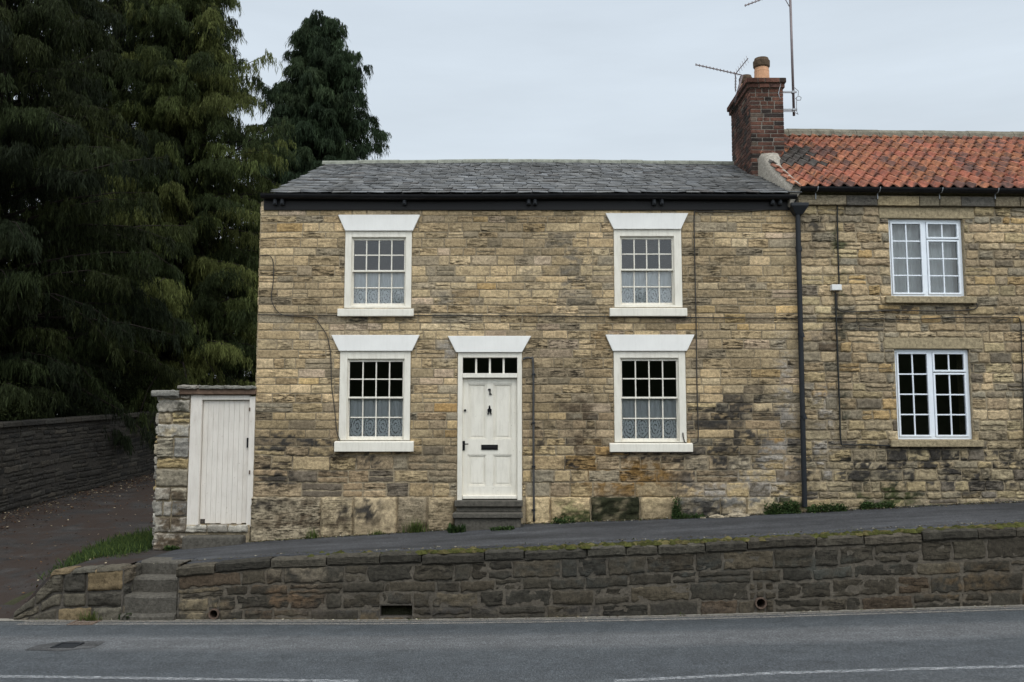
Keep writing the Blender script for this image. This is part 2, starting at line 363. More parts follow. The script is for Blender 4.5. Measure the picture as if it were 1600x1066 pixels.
ln = sheet('lane', lin(-12.5, -5.42, 50), [YW + .03] + lin(YW + .1, 22, 80), lambda x, y: (gz(x, y) + .012 * nz(x, y, 0, 1.5)) if y > YW + .05 else zr(x) - .01, M['lane'], -.006)
def strip(name, pts, w, mat, dz):
    mb = MB(); vs = []
    for i, (x, y) in enumerate(pts):
        for s in (-1, 1): vs.append((x, y + s * w / 2, zroad(x, y + s * w / 2) + dz))
    mb.add(vs, [(2*i, 2*i+2, 2*i+3, 2*i+1) for i in range(len(pts)-1)]); o = mb.build(name, mat); o['kind'] = 'structure'; return o
def onroad(px, py):
    d = ray(px, py); z = .05; q = CAM
    for _ in range(6):
        t = (z - CAM.z) / d.z; q = CAM + d * t; z = zroad(q.x, q.y)
    return q.x, q.y
def path(pix, n=60):
    tab = sorted(onroad(*p) for p in pix); return [(x, interp(tab, x)) for x in lin(tab[0][0], tab[-1][0], n)]
strip('gutter_channel', [(x, YW - .02) for x in lin(-7.0, 16, 46)], .18, M['channel'], .008)
strip('edge_line', [(x, YW - .20) for x in lin(-6.5, 16, 45)], .10, M['line_edge'], .012)
strip('edge_line', [(x, YW - .37) for x in lin(-6.5, 16, 45)], .09, M['line_edge'], .012)
strip('centre_line', path([(960, 1065), (1200, 1053), (1400, 1047), (1640, 1041)]), .10, M['line_white'], .006)
strip('centre_line', path([(-60, 1057), (250, 1061), (560, 1065)]), .10, M['line_white'], .006)

# ------------------------------------------------------------------ stonework
class Stain:
    def __init__(s, lst, proj, weather=0): s.weather = weather; s.l = [(*proj(px, py), rx * .0105, ry * .0105, k, c) for px, py, rx, ry, k, c in lst]
    def __call__(s, x, z, col, gain=.5):
        n = .5 + .8 * fbm(x * 2.6, z * 3.6, 5.5, 4); fine = .25 + .95 * sstep(-.22, .25, fbm(x * 9, z * 21, 1.5, 3)); n *= gain * fine * 1.25
        r, g, b = col
        if s.weather:
            w = s.weather * sstep(-.12, .45, fbm(x * .55 + 3, z * .9, 2.2, 4)); r += (.165 - r) * w; g += (.128 - g) * w; b += (.08 - b) * w
        for sx, sz, rx, rz_, k, c in s.l:
            d = ((x - sx) / rx) ** 2 + ((z - sz) / rz_) ** 2
            if d < 4:
                if k > 1.4: w = .96 * (1 - sstep(.9, 1.1, d + .2 * (n - .5)))
                else: w = min(.92, 3.1 * k * math.exp(-d * 1.05) * max(0, min(1.5, n * 1.6 - .15)))
                r += (c[0] - r) * w; g += (c[1] - g) * w; b += (c[2] - b) * w
        return r, g, b
def pick(pal, R):
    w = sum(p[0] for p in pal); t = R.random() * w
    for p in pal:
        t -= p[0]
        if t <= 0: break
    k = R.uniform(.80, 1.17); j = R.uniform(-.03, .03)
    return (p[1][0] * k * (1 + j), p[1][1] * k, p[1][2] * k * (1 - j))
def one_stone(mb, T, x0, x1, v0, v1, col, R, res, depth, rough, stain, zmap, edge=.018, jag=.006):
    w, h = x1 - x0, zmap(x0, v1) - zmap(x0, v0)
    nx = max(3, min(34, int(w / res))); nv = max(3, min(14, int(h / res)))
    prot = depth * R.uniform(.45, 1.0); sd = R.uniform(0, 99); vs = []; cs = []; fs = []
    tilt = R.uniform(-.006, .006); ero = R.choice((0, .15, .3, .8, 1.4, 2.2)); gain = R.choice((.1, .35, .7, 1.0, 1.3, 1.7))
    def knots(L_, n_):
        e1, e2 = min(edge * .25, L_ * .1), min(edge * .8, L_ * .22)
        k = [0, e1, e2] + [e2 + (L_ - 2 * e2) * i / (n_ - 2) for i in range(1, n_ - 2)] + [L_ - e2, L_ - e1, L_]
        return [v / L_ for v in k]
    A, B = knots(w, nx), knots(h, nv)
    nx, nv = len(A) - 1, len(B) - 1
    for j in range(nv + 1):
        for i in range(nx + 1):
            a, b = A[i], B[j]
            x = x0 + w * a; z = zmap(x, v0 + (v1 - v0) * b); rz0, rx0 = z, x
            e = min(min(a, 1 - a) * w, min(b, 1 - b) * h)
            ed = min(1, e / edge); prof = 1.0 if ed > .7 else ed ** .2
            ch = max(0, nz(x, sd, z * 2.5, 5) - .12) * ero
            y = -(prot * prof) + (tilt * (a - .5) + rough * (nz(x, sd, z * 1.8, 9) * .6 + nz(x, sd, z * 2.6, 24) * .5 + ch * 2.6)) * prof
            if ed > .05: y = min(y, -.005)
            if ed < .05:
                y = .02
                x += jag * nz(x, z, sd, 14); z += jag * nz(z, x, sd + 9, 14)
            elif ed < 1.01 and rough > .004:
                x += jag * .8 * nz(x, z, sd, 14); z += jag * .8 * nz(z, x, sd + 9, 14)
            vs.append(T(x, y, z)); k = 1 + .16 * nz(rx0, sd, rz0, 6)
            cc = (col[0] * k, col[1] * k, col[2] * k)
            cs.append((*((stain(rx0, rz0, cc, gain) if isinstance(stain, Stain) else stain(rx0, rz0, cc)) if stain else cc), min(1, .12 + ero * .42)))
    n = nx + 1
    for j in range(nv):
        for i in range(nx): fs.append((j*n+i, j*n+i+1, (j+1)*n+i+1, (j+1)*n+i))
    mb.add(vs, fs, cs)
def masonry(mb, T, x0, x1, v0, v1, hr, wr, palfn, R, holes=(), res=.028, depth=.02, rough=.008, stain=None, zmap=lambda x, v: v, joint=.012, hscale=1.0, quoin=None, edge=.018, jag=.006, split=0):
    v = v0; row = 0
    while v < v1 - .02:
        h = R.uniform(*hr)
        if v + h > v1 - hr[0] * .6: h = v1 - v
        x = x0 - R.uniform(0, wr[0] * .5) * 0
        first = True
        while x < x1 - .01:
            w = R.uniform(*wr) * (R.choice((.6, 1, 1, 1.25)))
            if quoin and first: w = quoin[row % 2] * R.uniform(.85, 1.15)
            first = False
            if x + w > x1 - wr[0] * .5: w = x1 - x
            parts = [(x, x + w, v, v + h)]
            for hx0, hx1, hz0, hz1 in holes:
                nxt = []
                for (a, b, c, d) in parts:
                    zc, zd = c, d
                    if b <= hx0 or a >= hx1 or zd <= hz0 or zc >= hz1: nxt.append((a, b, c, d)); continue
                    if a < hx0: nxt.append((a, hx0, c, d))
                    if b > hx1: nxt.append((hx1, b, c, d))
                    a2, b2 = max(a, hx0), min(b, hx1)
                    if c < hz0: nxt.append((a2, b2, c, hz0))
                    if d > hz1: nxt.append((a2, b2, hz1, d))
                parts = nxt
            col = pick(palfn(x + w / 2, zmap(x + w / 2, v + h / 2)), R)
            if split and R.random() < split:
                parts = [q_ for (a, b, c, d) in parts for q_ in ((a, b, c, c + (d - c) * .48), (a, b, c + (d - c) * .48, d))]
            for (a, b, c, d) in parts:
                kk = R.uniform(.9, 1.1) if split else 1.0
                if b - a < .03 or d - c < .03 * hscale: continue
                q = joint / 2 * R.uniform(.6, 1.3)
                one_stone(mb, T, a + q, b - q, c + q * hscale * .9, d - q * hscale * .9, tuple(v_ * kk for v_ in col), R, res, depth, rough, stain, zmap, edge, jag)
            x += w
        v += h; row += 1
def skin(x0, x1, v0, v1, holes, y, stain, zmap=lambda x, v: v, T=None, step=.06, base=(.31, .25, .165)):
    mb = MB(); nx = int((x1 - x0) / step); nv = max(2, int((zmap(x0, v1) - zmap(x0, v0)) / step)); idx = {}; vs = []; cs = []; fs = []
    def vert(i, j):
        if (i, j) not in idx:
            x = x0 + (x1 - x0) * i / nx; z = zmap(x, v0 + (v1 - v0) * j / nv); idx[(i, j)] = len(vs); k = 1 + .25 * fbm(x * 3, z * 3, 8, 3)
            vs.append((T or (lambda a, b, c: (a, b, c)))(x, y, z)); cs.append(stain(x, z, tuple(c * k for c in base)) if stain else base)
        return idx[(i, j)]
    for i in range(nx):
        for j in range(nv):
            xa, xb = x0 + (x1 - x0) * i / nx, x0 + (x1 - x0) * (i + 1) / nx; za, zb = zmap(xa, v0 + (v1 - v0) * j / nv), zmap(xa, v0 + (v1 - v0) * (j + 1) / nv)
            if any(xb > h[0] and xa < h[1] and zb > h[2] and za < h[3] for h in holes): continue
            fs.append((vert(i, j), vert(i + 1, j), vert(i + 1, j + 1), vert(i, j + 1)))
    mb.add(vs, fs, cs); return mb
def slab(mb, x0, x1, z0, z1, holes, y0, y1, T=lambda x, y, z: (x, y, z)):
    xs = sorted({x0, x1, *[min(x1, max(x0, h[i])) for h in holes for i in (0, 1)]}); zs = sorted({z0, z1, *[min(z1, max(z0, h[i])) for h in holes for i in (2, 3)]})
    inh = lambda x, z: any(h[0] < x < h[1] and h[2] < z < h[3] for h in holes)
    for a, b in zip(xs, xs[1:]):
        for c, d in zip(zs, zs[1:]):
            if inh((a+b)/2, (c+d)/2): continue
            mb.add([T(a,y0,c), T(b,y0,c), T(b,y0,d), T(a,y0,d)], [(0,1,2,3)]); mb.add([T(a,y1,c), T(a,y1,d), T(b,y1,d), T(b,y1,c)], [(0,1,2,3)])
    for h in holes:
        a, b, c, d = h[:4]
        mb.add([T(a,y0,c), T(a,y1,c), T(a,y1,d), T(a,y0,d)], [(3,2,1,0)]); mb.add([T(b,y0,c), T(b,y1,c), T(b,y1,d), T(b,y0,d)], [(0,1,2,3)])
        mb.add([T(a,y0,c), T(b,y0,c), T(b,y1,c), T(a,y1,c)], [(0,1,2,3)]); mb.add([T(a,y0,d), T(b,y0,d), T(b,y1,d), T(a,y1,d)], [(3,2,1,0)])
ID = lambda x, y, z: (x, y, z)

# ------------------------------------------------------------------ the stone house
x_l = P(400, 600)[0]; x_r = XB
z_top = P(800, 316, 0)[1]
z_pl = P(800, 777, 0)[1]
house = thing('stone_house', (0, 0, 0.9), 'two storey sandstone house with white painted lintels, slate roof and brick chimney', 'house')
def rect(px0, px1, py0, py1, Y=0.0):
    cx = (px0 + px1) / 2; cy = (py0 + py1) / 2
    return (P(px0, cy, Y)[0], P(px1, cy, Y)[0], P(cx, py1, Y)[1], P(cx, py0, Y)[1])     # x0 x1 z0 z1
WINS = [ # lintel top/bottom rows and spans, frame, sill, sash opening, meeting rail row, upper?
    dict(lt=(528, 656.5, 335.5), lb=(539, 645, 360.5), fr=(539, 643, 360.5, 483), sill=(527, 646, 481.5, 494), op=(549, 634, 371, 478), mr=424, up=True, where='upper left window'),
    dict(lt=(946, 1075.5, 333), lb=(959, 1064, 358), fr=(959.5, 1065, 358, 482), sill=(953, 1074, 480.5, 494), op=(969, 1053.5, 369.5, 477), mr=422, up=True, where='upper window nearest the downpipe'),
    dict(lt=(517.5, 655.5, 523.5), lb=(529.5, 643.5, 548.5), fr=(530.5, 641, 548.5, 690), sill=(522, 646, 689.5, 706), op=(542, 631.5, 561, 687), mr=621.5, up=False, where='ground floor window left of the front door'),
    dict(lt=(946, 1085.5, 523), lb=(957.5, 1073.5, 548.5), fr=(959.5, 1071.5, 548.5, 693), sill=(953, 1083, 692.5, 706.5), op=(969.5, 1061, 559.5, 690), mr=621.7, up=False, where='ground floor window right of the front door'),
]
DOOR = (715, 815.5, 550.5, 783)
holes = [rect(w['fr'][0], w['fr'][1], w['fr'][2], w['sill'][2]) for w in WINS]
dh = rect(*DOOR); holes.append(dh)
holes = [(h[0], h[1], h[2], h[3]) for h in holes]
# per-stone palettes (warm buff sandstone; browner and blacker stones low down)
PAL_UP = [(6, (.485, .362, .207)), (4, (.42, .312, .178)), (2.2, (.375, .297, .195)), (2.6, (.56, .422, .25)), (.8, (.54, .37, .17)), (.7, (.27, .215, .14)), (.8, (.50, .38, .26))]
PAL_LO = [(4, (.45, .335, .19)), (3, (.36, .265, .16)), (2.4, (.48, .355, .19)), (1.4, (.25, .19, .12)), (1.2, (.42, .265, .11)), (1.3, (.35, .29, .20)), (.5, (.16, .13, .095))]
zmid = P(800, 640)[1]
def pal_house(x, z): return PAL_LO if z < zmid + .35 * nz(x, 0, z, .9) else PAL_UP
BLK, BRN, ORG, PAL_, GRN = (.045, .04, .034), (.10, .072, .045), (.25, .145, .05), (.36, .32, .27), (.05, .058, .02)
STAIN_SHADE_H = Stain([(470, 725, 75, 22, .55, BRN), (455, 700, 60, 20, .5, BLK), (560, 725, 45, 16, .5, BLK), (640, 745, 40, 16, .4, BRN), (905, 690, 30, 20, .6, BRN), (860, 690, 20, 18, .6, BLK),
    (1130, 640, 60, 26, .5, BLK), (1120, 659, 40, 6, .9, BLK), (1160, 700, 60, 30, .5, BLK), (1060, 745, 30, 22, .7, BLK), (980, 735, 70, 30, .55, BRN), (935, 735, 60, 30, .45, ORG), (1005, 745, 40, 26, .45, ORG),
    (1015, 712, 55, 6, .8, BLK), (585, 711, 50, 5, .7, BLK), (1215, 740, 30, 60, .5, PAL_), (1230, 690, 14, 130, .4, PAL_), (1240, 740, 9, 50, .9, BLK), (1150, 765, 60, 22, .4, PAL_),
    (603, 512, 18, 16, .5, GRN), (880, 690, 14, 40, .4, BLK), (590, 497, 70, 5, .5, BLK), (1015, 497, 65, 5, .5, BLK), (700, 545, 14, 20, .3, PAL_), (950, 540, 20, 20, .4, ORG), (1030, 420, 200, 60, .12, (.2, .17, .12)), (770, 640, 90, 100, .1, BRN), (480, 690, 70, 14, .4, BLK), (430, 745, 40, 14, .5, BLK), (680, 740, 30, 30, .4, (.2, .165, .11)), (870, 740, 40, 30, .5, BLK), (900, 640, 40, 50, .25, BRN), (1110, 725, 50, 16, .5, BLK), (1190, 655, 30, 40, .3, BLK), (700, 480, 120, 40, .18, (.17, .15, .12)), (880, 420, 60, 80, .22, (.17, .145, .11)), (470, 520, 60, 20, .2, (.17, .145, .11))], lambda a, b: P(a, b, 0), .45)  # strips under the sills: stain, strengthened to stand in for weak sill shadow
ST_P = Stain([(880, 806, 60, 12, .5, GRN), (560, 800, 30, 25, .5, BLK), (620, 815, 60, 10, .35, BRN), (430, 790, 60, 8, .3, BLK), (1040, 795, 30, 24, .6, BRN), (1055, 790, 8, 30, .8, GRN), (1150, 790, 90, 24, .35, (.2, .19, .17)), (1230, 790, 30, 26, .9, (.03, .035, .018)), (640, 820, 260, 8, .4, BRN), (880, 790, 40, 12, .3, (.33, .28, .14)), (470, 800, 40, 20, .4, BRN), (690, 800, 20, 25, .4, BLK), (1110, 800, 40, 16, .4, BLK), (900, 808, 70, 8, .6, GRN), (580, 790, 14, 22, .6, BLK)], lambda a, b: P(a, b, 0), .5)
mb = MB(); slab(mb, x_l, x_r, .3, z_top, holes, 0.0, .45)
YB = 6.1; SK = .46 / 3.05
mb.add([(x_l, .0, .3), (x_l + SK * YB, YB, .3), (x_l + SK * YB, YB, z_top), (x_l + SK * 3.05, 3.05, P(800, 262, 3.05)[1]), (x_l, .0, z_top)], [(4, 3, 2, 1, 0)])
mb.add([(x_r, .45, .3), (x_r, YB, .3), (x_r, YB, z_top), (x_r, 3.05, P(800, 262, 3.05)[1]), (x_r, .45, z_top)], [(0, 1, 2, 3, 4)])
mb.add([(x_l + SK * YB, YB, .3), (x_r, YB, .3), (x_r, YB, z_top), (x_l + SK * YB, YB, z_top)], [(0, 3, 2, 1)])
mb.build('mortar', M['mortar'], house)
skin(x_l + .001, x_r, .7, z_top - .01, holes, -.003, STAIN_SHADE_H).build('pointing', M['pointing'], house, smooth=True)
R = random.Random(11)
mb = MB(); z_w1 = P(800, 322)[1]
z_big = P(800, 697)[1]; hh_ = [(h[0], h[1], h[2], h[3]) for h in holes]
masonry(mb, ID, x_l + .0, x_r, z_pl, z_big, (.19, .29), (.30, .66), pal_house, R, hh_, stain=STAIN_SHADE_H, depth=.022, rough=.019, res=.024, joint=.014, split=.22, zmap=lambda x, v: v + .02 * nz(x, v * 1.7, 0, .8) * (0 if v < z_pl + .02 else 1), jag=.018, edge=.026)
masonry(mb, ID, x_l + .0, x_r, z_big, z_w1, (.105, .175), (.24, .50), pal_house, R, [(h[0], h[1], h[2], h[3]) for h in holes], stain=STAIN_SHADE_H, quoin=(.62, .3), depth=.016, rough=.0125, res=.021, joint=.012, split=.10, zmap=lambda x, v: v + .013 * nz(x, v * 1.7, 0, .8), jag=.009)
# left gable, same stones turned the corner
gl = math.hypot(1, SK)
Tg = lambda x, y, z: (x_l + SK * x / gl + y, x / gl - y * SK, z)
masonry(mb, lambda x, y, z: Tg(5.9 - x, y, z), 0, 5.9, z_pl - .4, z_w1, (.12, .18), (.3, .6), lambda x, z: PAL_UP, R, res=.08, rough=.004)
wall = mb.build('wall', M['stone'], house, smooth=True)
dhx = (dh[0] - .03, dh[1] + .05)
PAL_PL = [(3, (.48, .37, .215)), (2, (.40, .31, .19)), (1, (.33, .265, .175))]
def moss_stain(x, z, col):
    k = sstep(-.35, .12, fbm(x * 3.2, z * 4.5, 2, 4) + .25); t_ = (.15, .125, .075)
    return tuple(t_[i] + (col[i] - t_[i]) * k for i in range(3))
mx0, mx1 = P(923, 798)[0], P(1000, 798)[0]; PAL_M = [(1, (.024, .026, .012))]
for q_, (a, b) in enumerate(((x_l - .03, dhx[0]), (dhx[1], mx0), (mx0, mx1), (mx1, x_r))):
    if q_ < 2: mb = MB()
    masonry(mb, lambda x, y, z: (x, y - .02, z), a, b, 0, 1, (1, 1), (.55, .95) if q_ != 2 else (2, 2), (lambda x, z: PAL_M) if q_ == 2 else (lambda x, z: PAL_PL), R, stain=moss_stain if q_ == 2 else ST_P, zmap=lambda x, v: interp(ZH, x) - .06 + v * (z_pl - interp(ZH, x) + .06), depth=.05, rough=.03, edge=.05, hscale=.03, res=.03, joint=.02, jag=.015)
    if q_ in (0, 3): mb.build('plinth', M['stone'], house, smooth=True)
# rooms behind the glass: floors and a dividing wall
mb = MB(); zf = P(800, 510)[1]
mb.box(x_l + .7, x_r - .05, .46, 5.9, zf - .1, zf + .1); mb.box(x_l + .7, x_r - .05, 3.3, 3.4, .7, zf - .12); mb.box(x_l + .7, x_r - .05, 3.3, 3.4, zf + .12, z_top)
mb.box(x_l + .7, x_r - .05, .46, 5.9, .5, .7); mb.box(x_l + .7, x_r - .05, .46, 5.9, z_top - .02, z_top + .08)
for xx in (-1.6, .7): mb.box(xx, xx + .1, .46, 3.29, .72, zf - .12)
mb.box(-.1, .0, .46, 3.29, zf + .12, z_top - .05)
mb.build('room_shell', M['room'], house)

def sash_window(w, k):
    fr = rect(*w['fr']); op = rect(*w['op']); win = thing('window', (0, 0, 0), None, None); win.parent = house
    fx = (fr[0] + fr[1]) / 2; win.location = Vector((fx, 0, fr[2])) - WL[house.name]; WL[win.name] = Vector((fx, 0, fr[2]))
    # lintel
    y0 = -.055; lt, lb = w['lt'], w['lb']
    q = [(*P(lb[0], lb[2], y0),), (*P(lb[1], lb[2], y0),), (*P(lt[1], lt[2], y0),), (*P(lt[0], lt[2], y0),)]
    zb = q[0][1]; zt = q[2][1]; q = [(q[0][0], zb), (q[1][0], zb), (q[2][0], zt), (q[3][0], zt)]
    MB().prism(q, y0, .1).build('lintel', M['white'], win, bevel=.006)
    sx = rect(*w['sill'], -.1)
    s_ = MB(); s_.add([(sx[0], -.1, sx[2]), (sx[1], -.1, sx[2]), (sx[1], .05, sx[2]), (sx[0], .05, sx[2]), (sx[0], -.1, sx[3] - .012), (sx[1], -.1, sx[3] - .012), (sx[1], .05, sx[3] + .012), (sx[0], .05, sx[3] + .012)],
        [(0,3,2,1),(4,5,6,7),(0,1,5,4),(1,2,6,5),(2,3,7,6),(3,0,4,7)])
    s_.build('sill', M['cream'], win, bevel=.008)
    f = MB(); Y0, Y1 = -.018, .16; zb = sx[3] + .014
    f.box(fr[0], op[0], Y0, Y1, zb, zt - .03); f.box(op[1], fr[1], Y0, Y1, zb, zt - .03)
    f.box(op[0], op[1], Y0, Y1, op[3], zb * 0 + q[0][1] - .004); f.box(op[0], op[1], Y0, Y1, zb, op[2])
    # bead round the opening
    for (a, b, c, d) in ((op[0], op[0] + .014, op[2], op[3]), (op[1] - .014, op[1], op[2], op[3])): f.box(a, b, .012, .03, c, d)
    f.box(op[0] + .014, op[1] - .014, .012, .03, op[3] - .014, op[3])
    f.build('frame', M['cream'], win, bevel=.005)
    zm = P(800, w['mr'], .06)[1]
    def sash(name, z0, z1, ya, yb, bot, top):
        s = MB(); st = .03; X0, X1 = op[0] + .002, op[1] - .002
        s.box(X0, X0 + st, ya, yb, z0, z1); s.box(X1 - st, X1, ya, yb, z0, z1); s.box(X0 + st, X1 - st, ya, yb, z0, z0 + bot); s.box(X0 + st, X1 - st, ya, yb, z1 - top, z1)
        gx = (X1 - X0 - 2 * st) / 4; zz = (z0 + bot + z1 - top) / 2
        for i in (1, 2, 3): s.box(X0 + st + i * gx - .010, X0 + st + i * gx + .010, ya + .004, yb - .004, z0 + bot, z1 - top)
        for i in range(4): s.box(X0 + st + i * gx + .010, X0 + st + (i + 1) * gx - .010, ya + .006, yb - .006, zz - .010, zz + .010)
        s.build(name, M['cream'], win, bevel=.003)
        p = MB()
        for i in range(4):
            for j in range(2):
                ca, cb = X0 + st + i * gx, X0 + st + (i + 1) * gx; c0, c1 = (z0 + bot, zz) if j == 0 else (zz, z1 - top)
                tx, tz = R.uniform(-.0035, .0035), R.uniform(-.0035, .0035); ym = (ya + yb) / 2 + .004
                p.add([(ca, ym + tx - tz, c0), (cb, ym - tx - tz, c0), (cb, ym - tx + tz, c1), (ca, ym + tx + tz, c1)], [(0, 1, 2, 3)])
        p.build('pane', M['glass'], win)
    sash('sash', zm - .015, op[3] - .016, .03, .068, .03, .028)
    sash('sash', op[2], zm + .012, .075, .113, .052, .026)
    # lace curtain behind the lower sash
    cu = MB(); nx = 60; X0, X1 = op[0] + .0, op[1] - .0; Z0, Z1 = op[2] + .01, zm - .005; vs = []
    for j in range(2):
        for i in range(nx + 1):
            a = i / nx; vs.append((X0 + (X1 - X0) * a, 0.145 + .010 * math.sin(a * 40 + k) + .005 * math.sin(a * 97), Z0 if j == 0 else Z1))
    cu.add(vs, [(i, i + 1, nx + 2 + i, nx + 1 + i) for i in range(nx)])
    o = cu.build('lace_curtain', M['lace_up' if w['up'] else 'lace'], smooth=True)
    for v in o.data.vertices: v.co.z -= (Z1 - Z0) / 2
    o.location.z += (Z1 - Z0) / 2
    tag(o, 'white lace half curtain behind the ' + w['where'], 'curtain', 'lace curtains in the sash windows')
for k, w in enumerate(WINS): sash_window(w, k)

# front door
def sub(name, parent, loc):
    o = thing(name, loc, None, None); o.parent = parent; o.location = Vector(loc) - WL[parent.name]; return o
door = sub('door', house, ((dh[0] + dh[1]) / 2, 0, dh[2]))
y0 = -.055; q = [P(712.5, 550.5, y0), P(815.5, 550.5, y0), P(830, 525, y0), P(699.5, 523.5, y0)]
MB().prism([(q[0][0], q[0][1]), (q[1][0], q[0][1]), (q[2][0], q[2][1]), (q[3][0], q[2][1])], y0, .1).build('lintel', M['white'], door, bevel=.006)
lf = rect(722.4, 808.3, 591, 779); fan = rect(722.4, 808.3, 559, 583.5); f = MB()
f.box(dh[0], lf[0], -.018, .15, dh[2], q[0][1] - .004); f.box(lf[1], dh[1], -.018, .15, dh[2], q[0][1] - .004)
f.box(lf[0], lf[1], -.018, .15, fan[3], q[0][1] - .004); f.box(lf[0], lf[1], -.03, .15, lf[3] + .006, fan[2])
gx = (fan[1] - fan[0]) / 4
for i in (1, 2, 3): f.box(fan[0] + i * gx - .016, fan[0] + i * gx + .016, .03, .08, fan[2], fan[3])
f.build('frame', M['cream'], door, bevel=.005)
MB().add([(fan[0], .06, fan[2]), (fan[1], .06, fan[2]), (fan[1], .06, fan[3]), (fan[0], .06, fan[3])], [(0, 1, 2, 3)]).build('fanlight_pane', M['glass'], door)
# leaf: stiles, rails, recessed panels with mouldings
d = MB(); Y0, Y1 = .045, .095
px = [rect(731, 759.5, 599.7, 686.4), rect(770.7, 800, 599.7, 686.4), rect(730, 758.5, 711, 760), rect(770.5, 799.5, 711, 760)]
xa0, xa1, xb0, xb1 = px[0][0], px[0][1], px[1][0], px[1][1]; zt1, zt0, zb1, zb0 = px[0][3], px[0][2], px[2][3], px[2][2]
for a, b, c, e in ((lf[0], xa0, lf[2], lf[3]), (xb1, lf[1], lf[2], lf[3]), (xa0, xb1, lf[2], zb0), (xa0, xb1, zb1, zt0), (xa0, xb1, zt1, lf[3]), (xa1, xb0, zb0, zb1), (xa1, xb0, zt0, zt1)): d.box(a + .0, b, Y0, Y1, c, e)
for (a, b, c, e) in ((xa0, xa1, zt0, zt1), (xb0, xb1, zt0, zt1), (xa0, xa1, zb0, zb1), (xb0, xb1, zb0, zb1)):
    m_ = .022
    d.box(a + m_, b - m_, Y0 + .024, Y1 - .01, c + m_, e - m_)
    for r_ in ((a, a + m_, c, e), (b - m_, b, c, e), (a + m_, b - m_, c, c + m_), (a + m_, b - m_, e - m_, e)): d.box(r_[0], r_[1], Y0 + .011, Y1 - .012, r_[2], r_[3])
    d.box(a + .05, b - .05, Y0 + .016, Y0 + .025, c + .05, e - .05)
d.build('door_leaf', M['cream'], door, bevel=.003)
wb = rect(722.4, 808.3, 774.5, 780); MB().box(lf[0] + .005, lf[1] - .005, .0, .05, wb[2], wb[3]).build('weather_board', M['cream'], door, bevel=.01)
def pt(px, py, y=0): a, b = P(px, py, y); return Vector((a, y, b))
b = MB(); c = pt(765.5, 612.5, .04)
b.prism([(c.x - .010, c.z - .045), (c.x + .012, c.z - .045), (c.x + .012, c.z + .052), (c.x - .010, c.z + .052)], .025, .045)
b.prism([(c.x - .034, c.z + .028), (c.x - .010, c.z + .036), (c.x - .010, c.z + .052), (c.x - .026, c.z + .052)], .026, .045); b.prism([(c.x + .012, c.z - .045), (c.x + .034, c.z - .045), (c.x + .028, c.z - .028), (c.x + .012, c.z - .028)], .026, .045)
b.build('house_number', M['black'], door)
b = MB(); c = pt(765, 641, .04)
b.tube([(c.x, .03, c.z + .075), (c.x, .02, c.z + .05), (c.x, .028, c.z + .03)], [.008, .017, .012], 8)
for s in (-1, 1): b.tube([(c.x, .028, c.z + .03), (c.x + s * .025, .022, c.z + .005), (c.x + s * .018, .024, c.z - .04), (c.x + s * .026, .03, c.z - .07)], [.012, .012, .010, .013], 8)
b.tube([(c.x, .03, c.z + .02), (c.x, .03, c.z - .03)], .014, 8); b.box(c.x - .03, c.x + .03, .02, .03, c.z - .012, c.z + .002)
b.build('door_knocker', M['black'], door)
lb_ = rect(752, 778, 695, 703, .04); MB().box(lb_[0], lb_[1], .03, .045, lb_[2], lb_[3]).box(lb_[0] + .02, lb_[1] - .02, .022, .03, lb_[2] + .022, lb_[3] - .022).build('letter_box', M['black'], door, bevel=.004)
hb = rect(722.5, 726.5, 689, 704, .04); b = MB(); b.box(hb[0], hb[1], .03, .045, hb[2], hb[3]); zc = hb[2] + .10
b.tube([(hb[0] + .02, .03, zc), (hb[0] + .02, -.01, zc), (hb[0] + .10, -.015, zc + .004)], .009, 8); b.build('handle', M['black'], door)
c = pt(726.8, 641.5, .04); MB().tube([(c.x, .045, c.z), (c.x, .02, c.z)], .02, 12).build('lock', M['black'], door)
# steps at the door
s1 = rect(710, 817, 782.5, 792, -.2); s2 = rect(707, 817, 802.5, 810, -.45)
st = MB(); st.box(s1[0], s1[1], -.2, .2, s1[2], s1[3]); st.box(s1[0] + .03, s1[1] - .02, -.15, .0, s2[3] + .002, s1[2])
st.box(s2[0], s2[1], -.45, .0, s2[2], s2[3]); st.box(s2[0] + .03, s2[1] - .03, -.40, .0, .9, s2[2])
st.build('door_step', M['concrete'], house, bevel=.012)

# eaves: fascia board, gutter with brackets
zf0, zf1 = P(800, 328.5, -.03)[1], P(800, 308, -.03)[1]
xg0, xg1 = P(411, 310, -.1)[0], P(1243, 310, -.1)[0]
MB().box(xg0, x_r + .02, -.045, .12, zf0, zf1 + .05).build('fascia', M['fascia'], house, bevel=.004)
zg1, zg0 = P(800, 303, -.2)[1], P(800, 313, -.2)[1]
def gutter(mb, xa, xb, yc, zt, r, fn=lambda x: 0, seg=14):
    vs = []; fs = []; n = 9; xs = lin(xa, xb, seg)
    for x in xs:
        for k in range(n):
            t = math.pi * k / (n - 1); vs.append((x, yc - r * math.cos(t), zt - r * math.sin(t) + fn(x)))
        for k in range(n):
            t = math.pi * (n - 1 - k) / (n - 1); vs.append((x, yc - (r - .008) * math.cos(t), zt - (r - .008) * math.sin(t) + fn(x)))
    for i in range(seg):
        for k in range(2 * n): fs.append((i*2*n+k, (i+1)*2*n+k, (i+1)*2*n+(k+1)%(2*n), i*2*n+(k+1)%(2*n)))
    fs += [tuple(range(2*n))[::-1], tuple(range(seg*2*n, (seg+1)*2*n))]; mb.add(vs, fs)
mb = MB(); gutter(mb, xg0 - .02, xg1, -.13, zg1, .075, lambda x: .008 * math.sin(x * 1.1)); mb.build('gutter', M['black'], house, smooth=False)
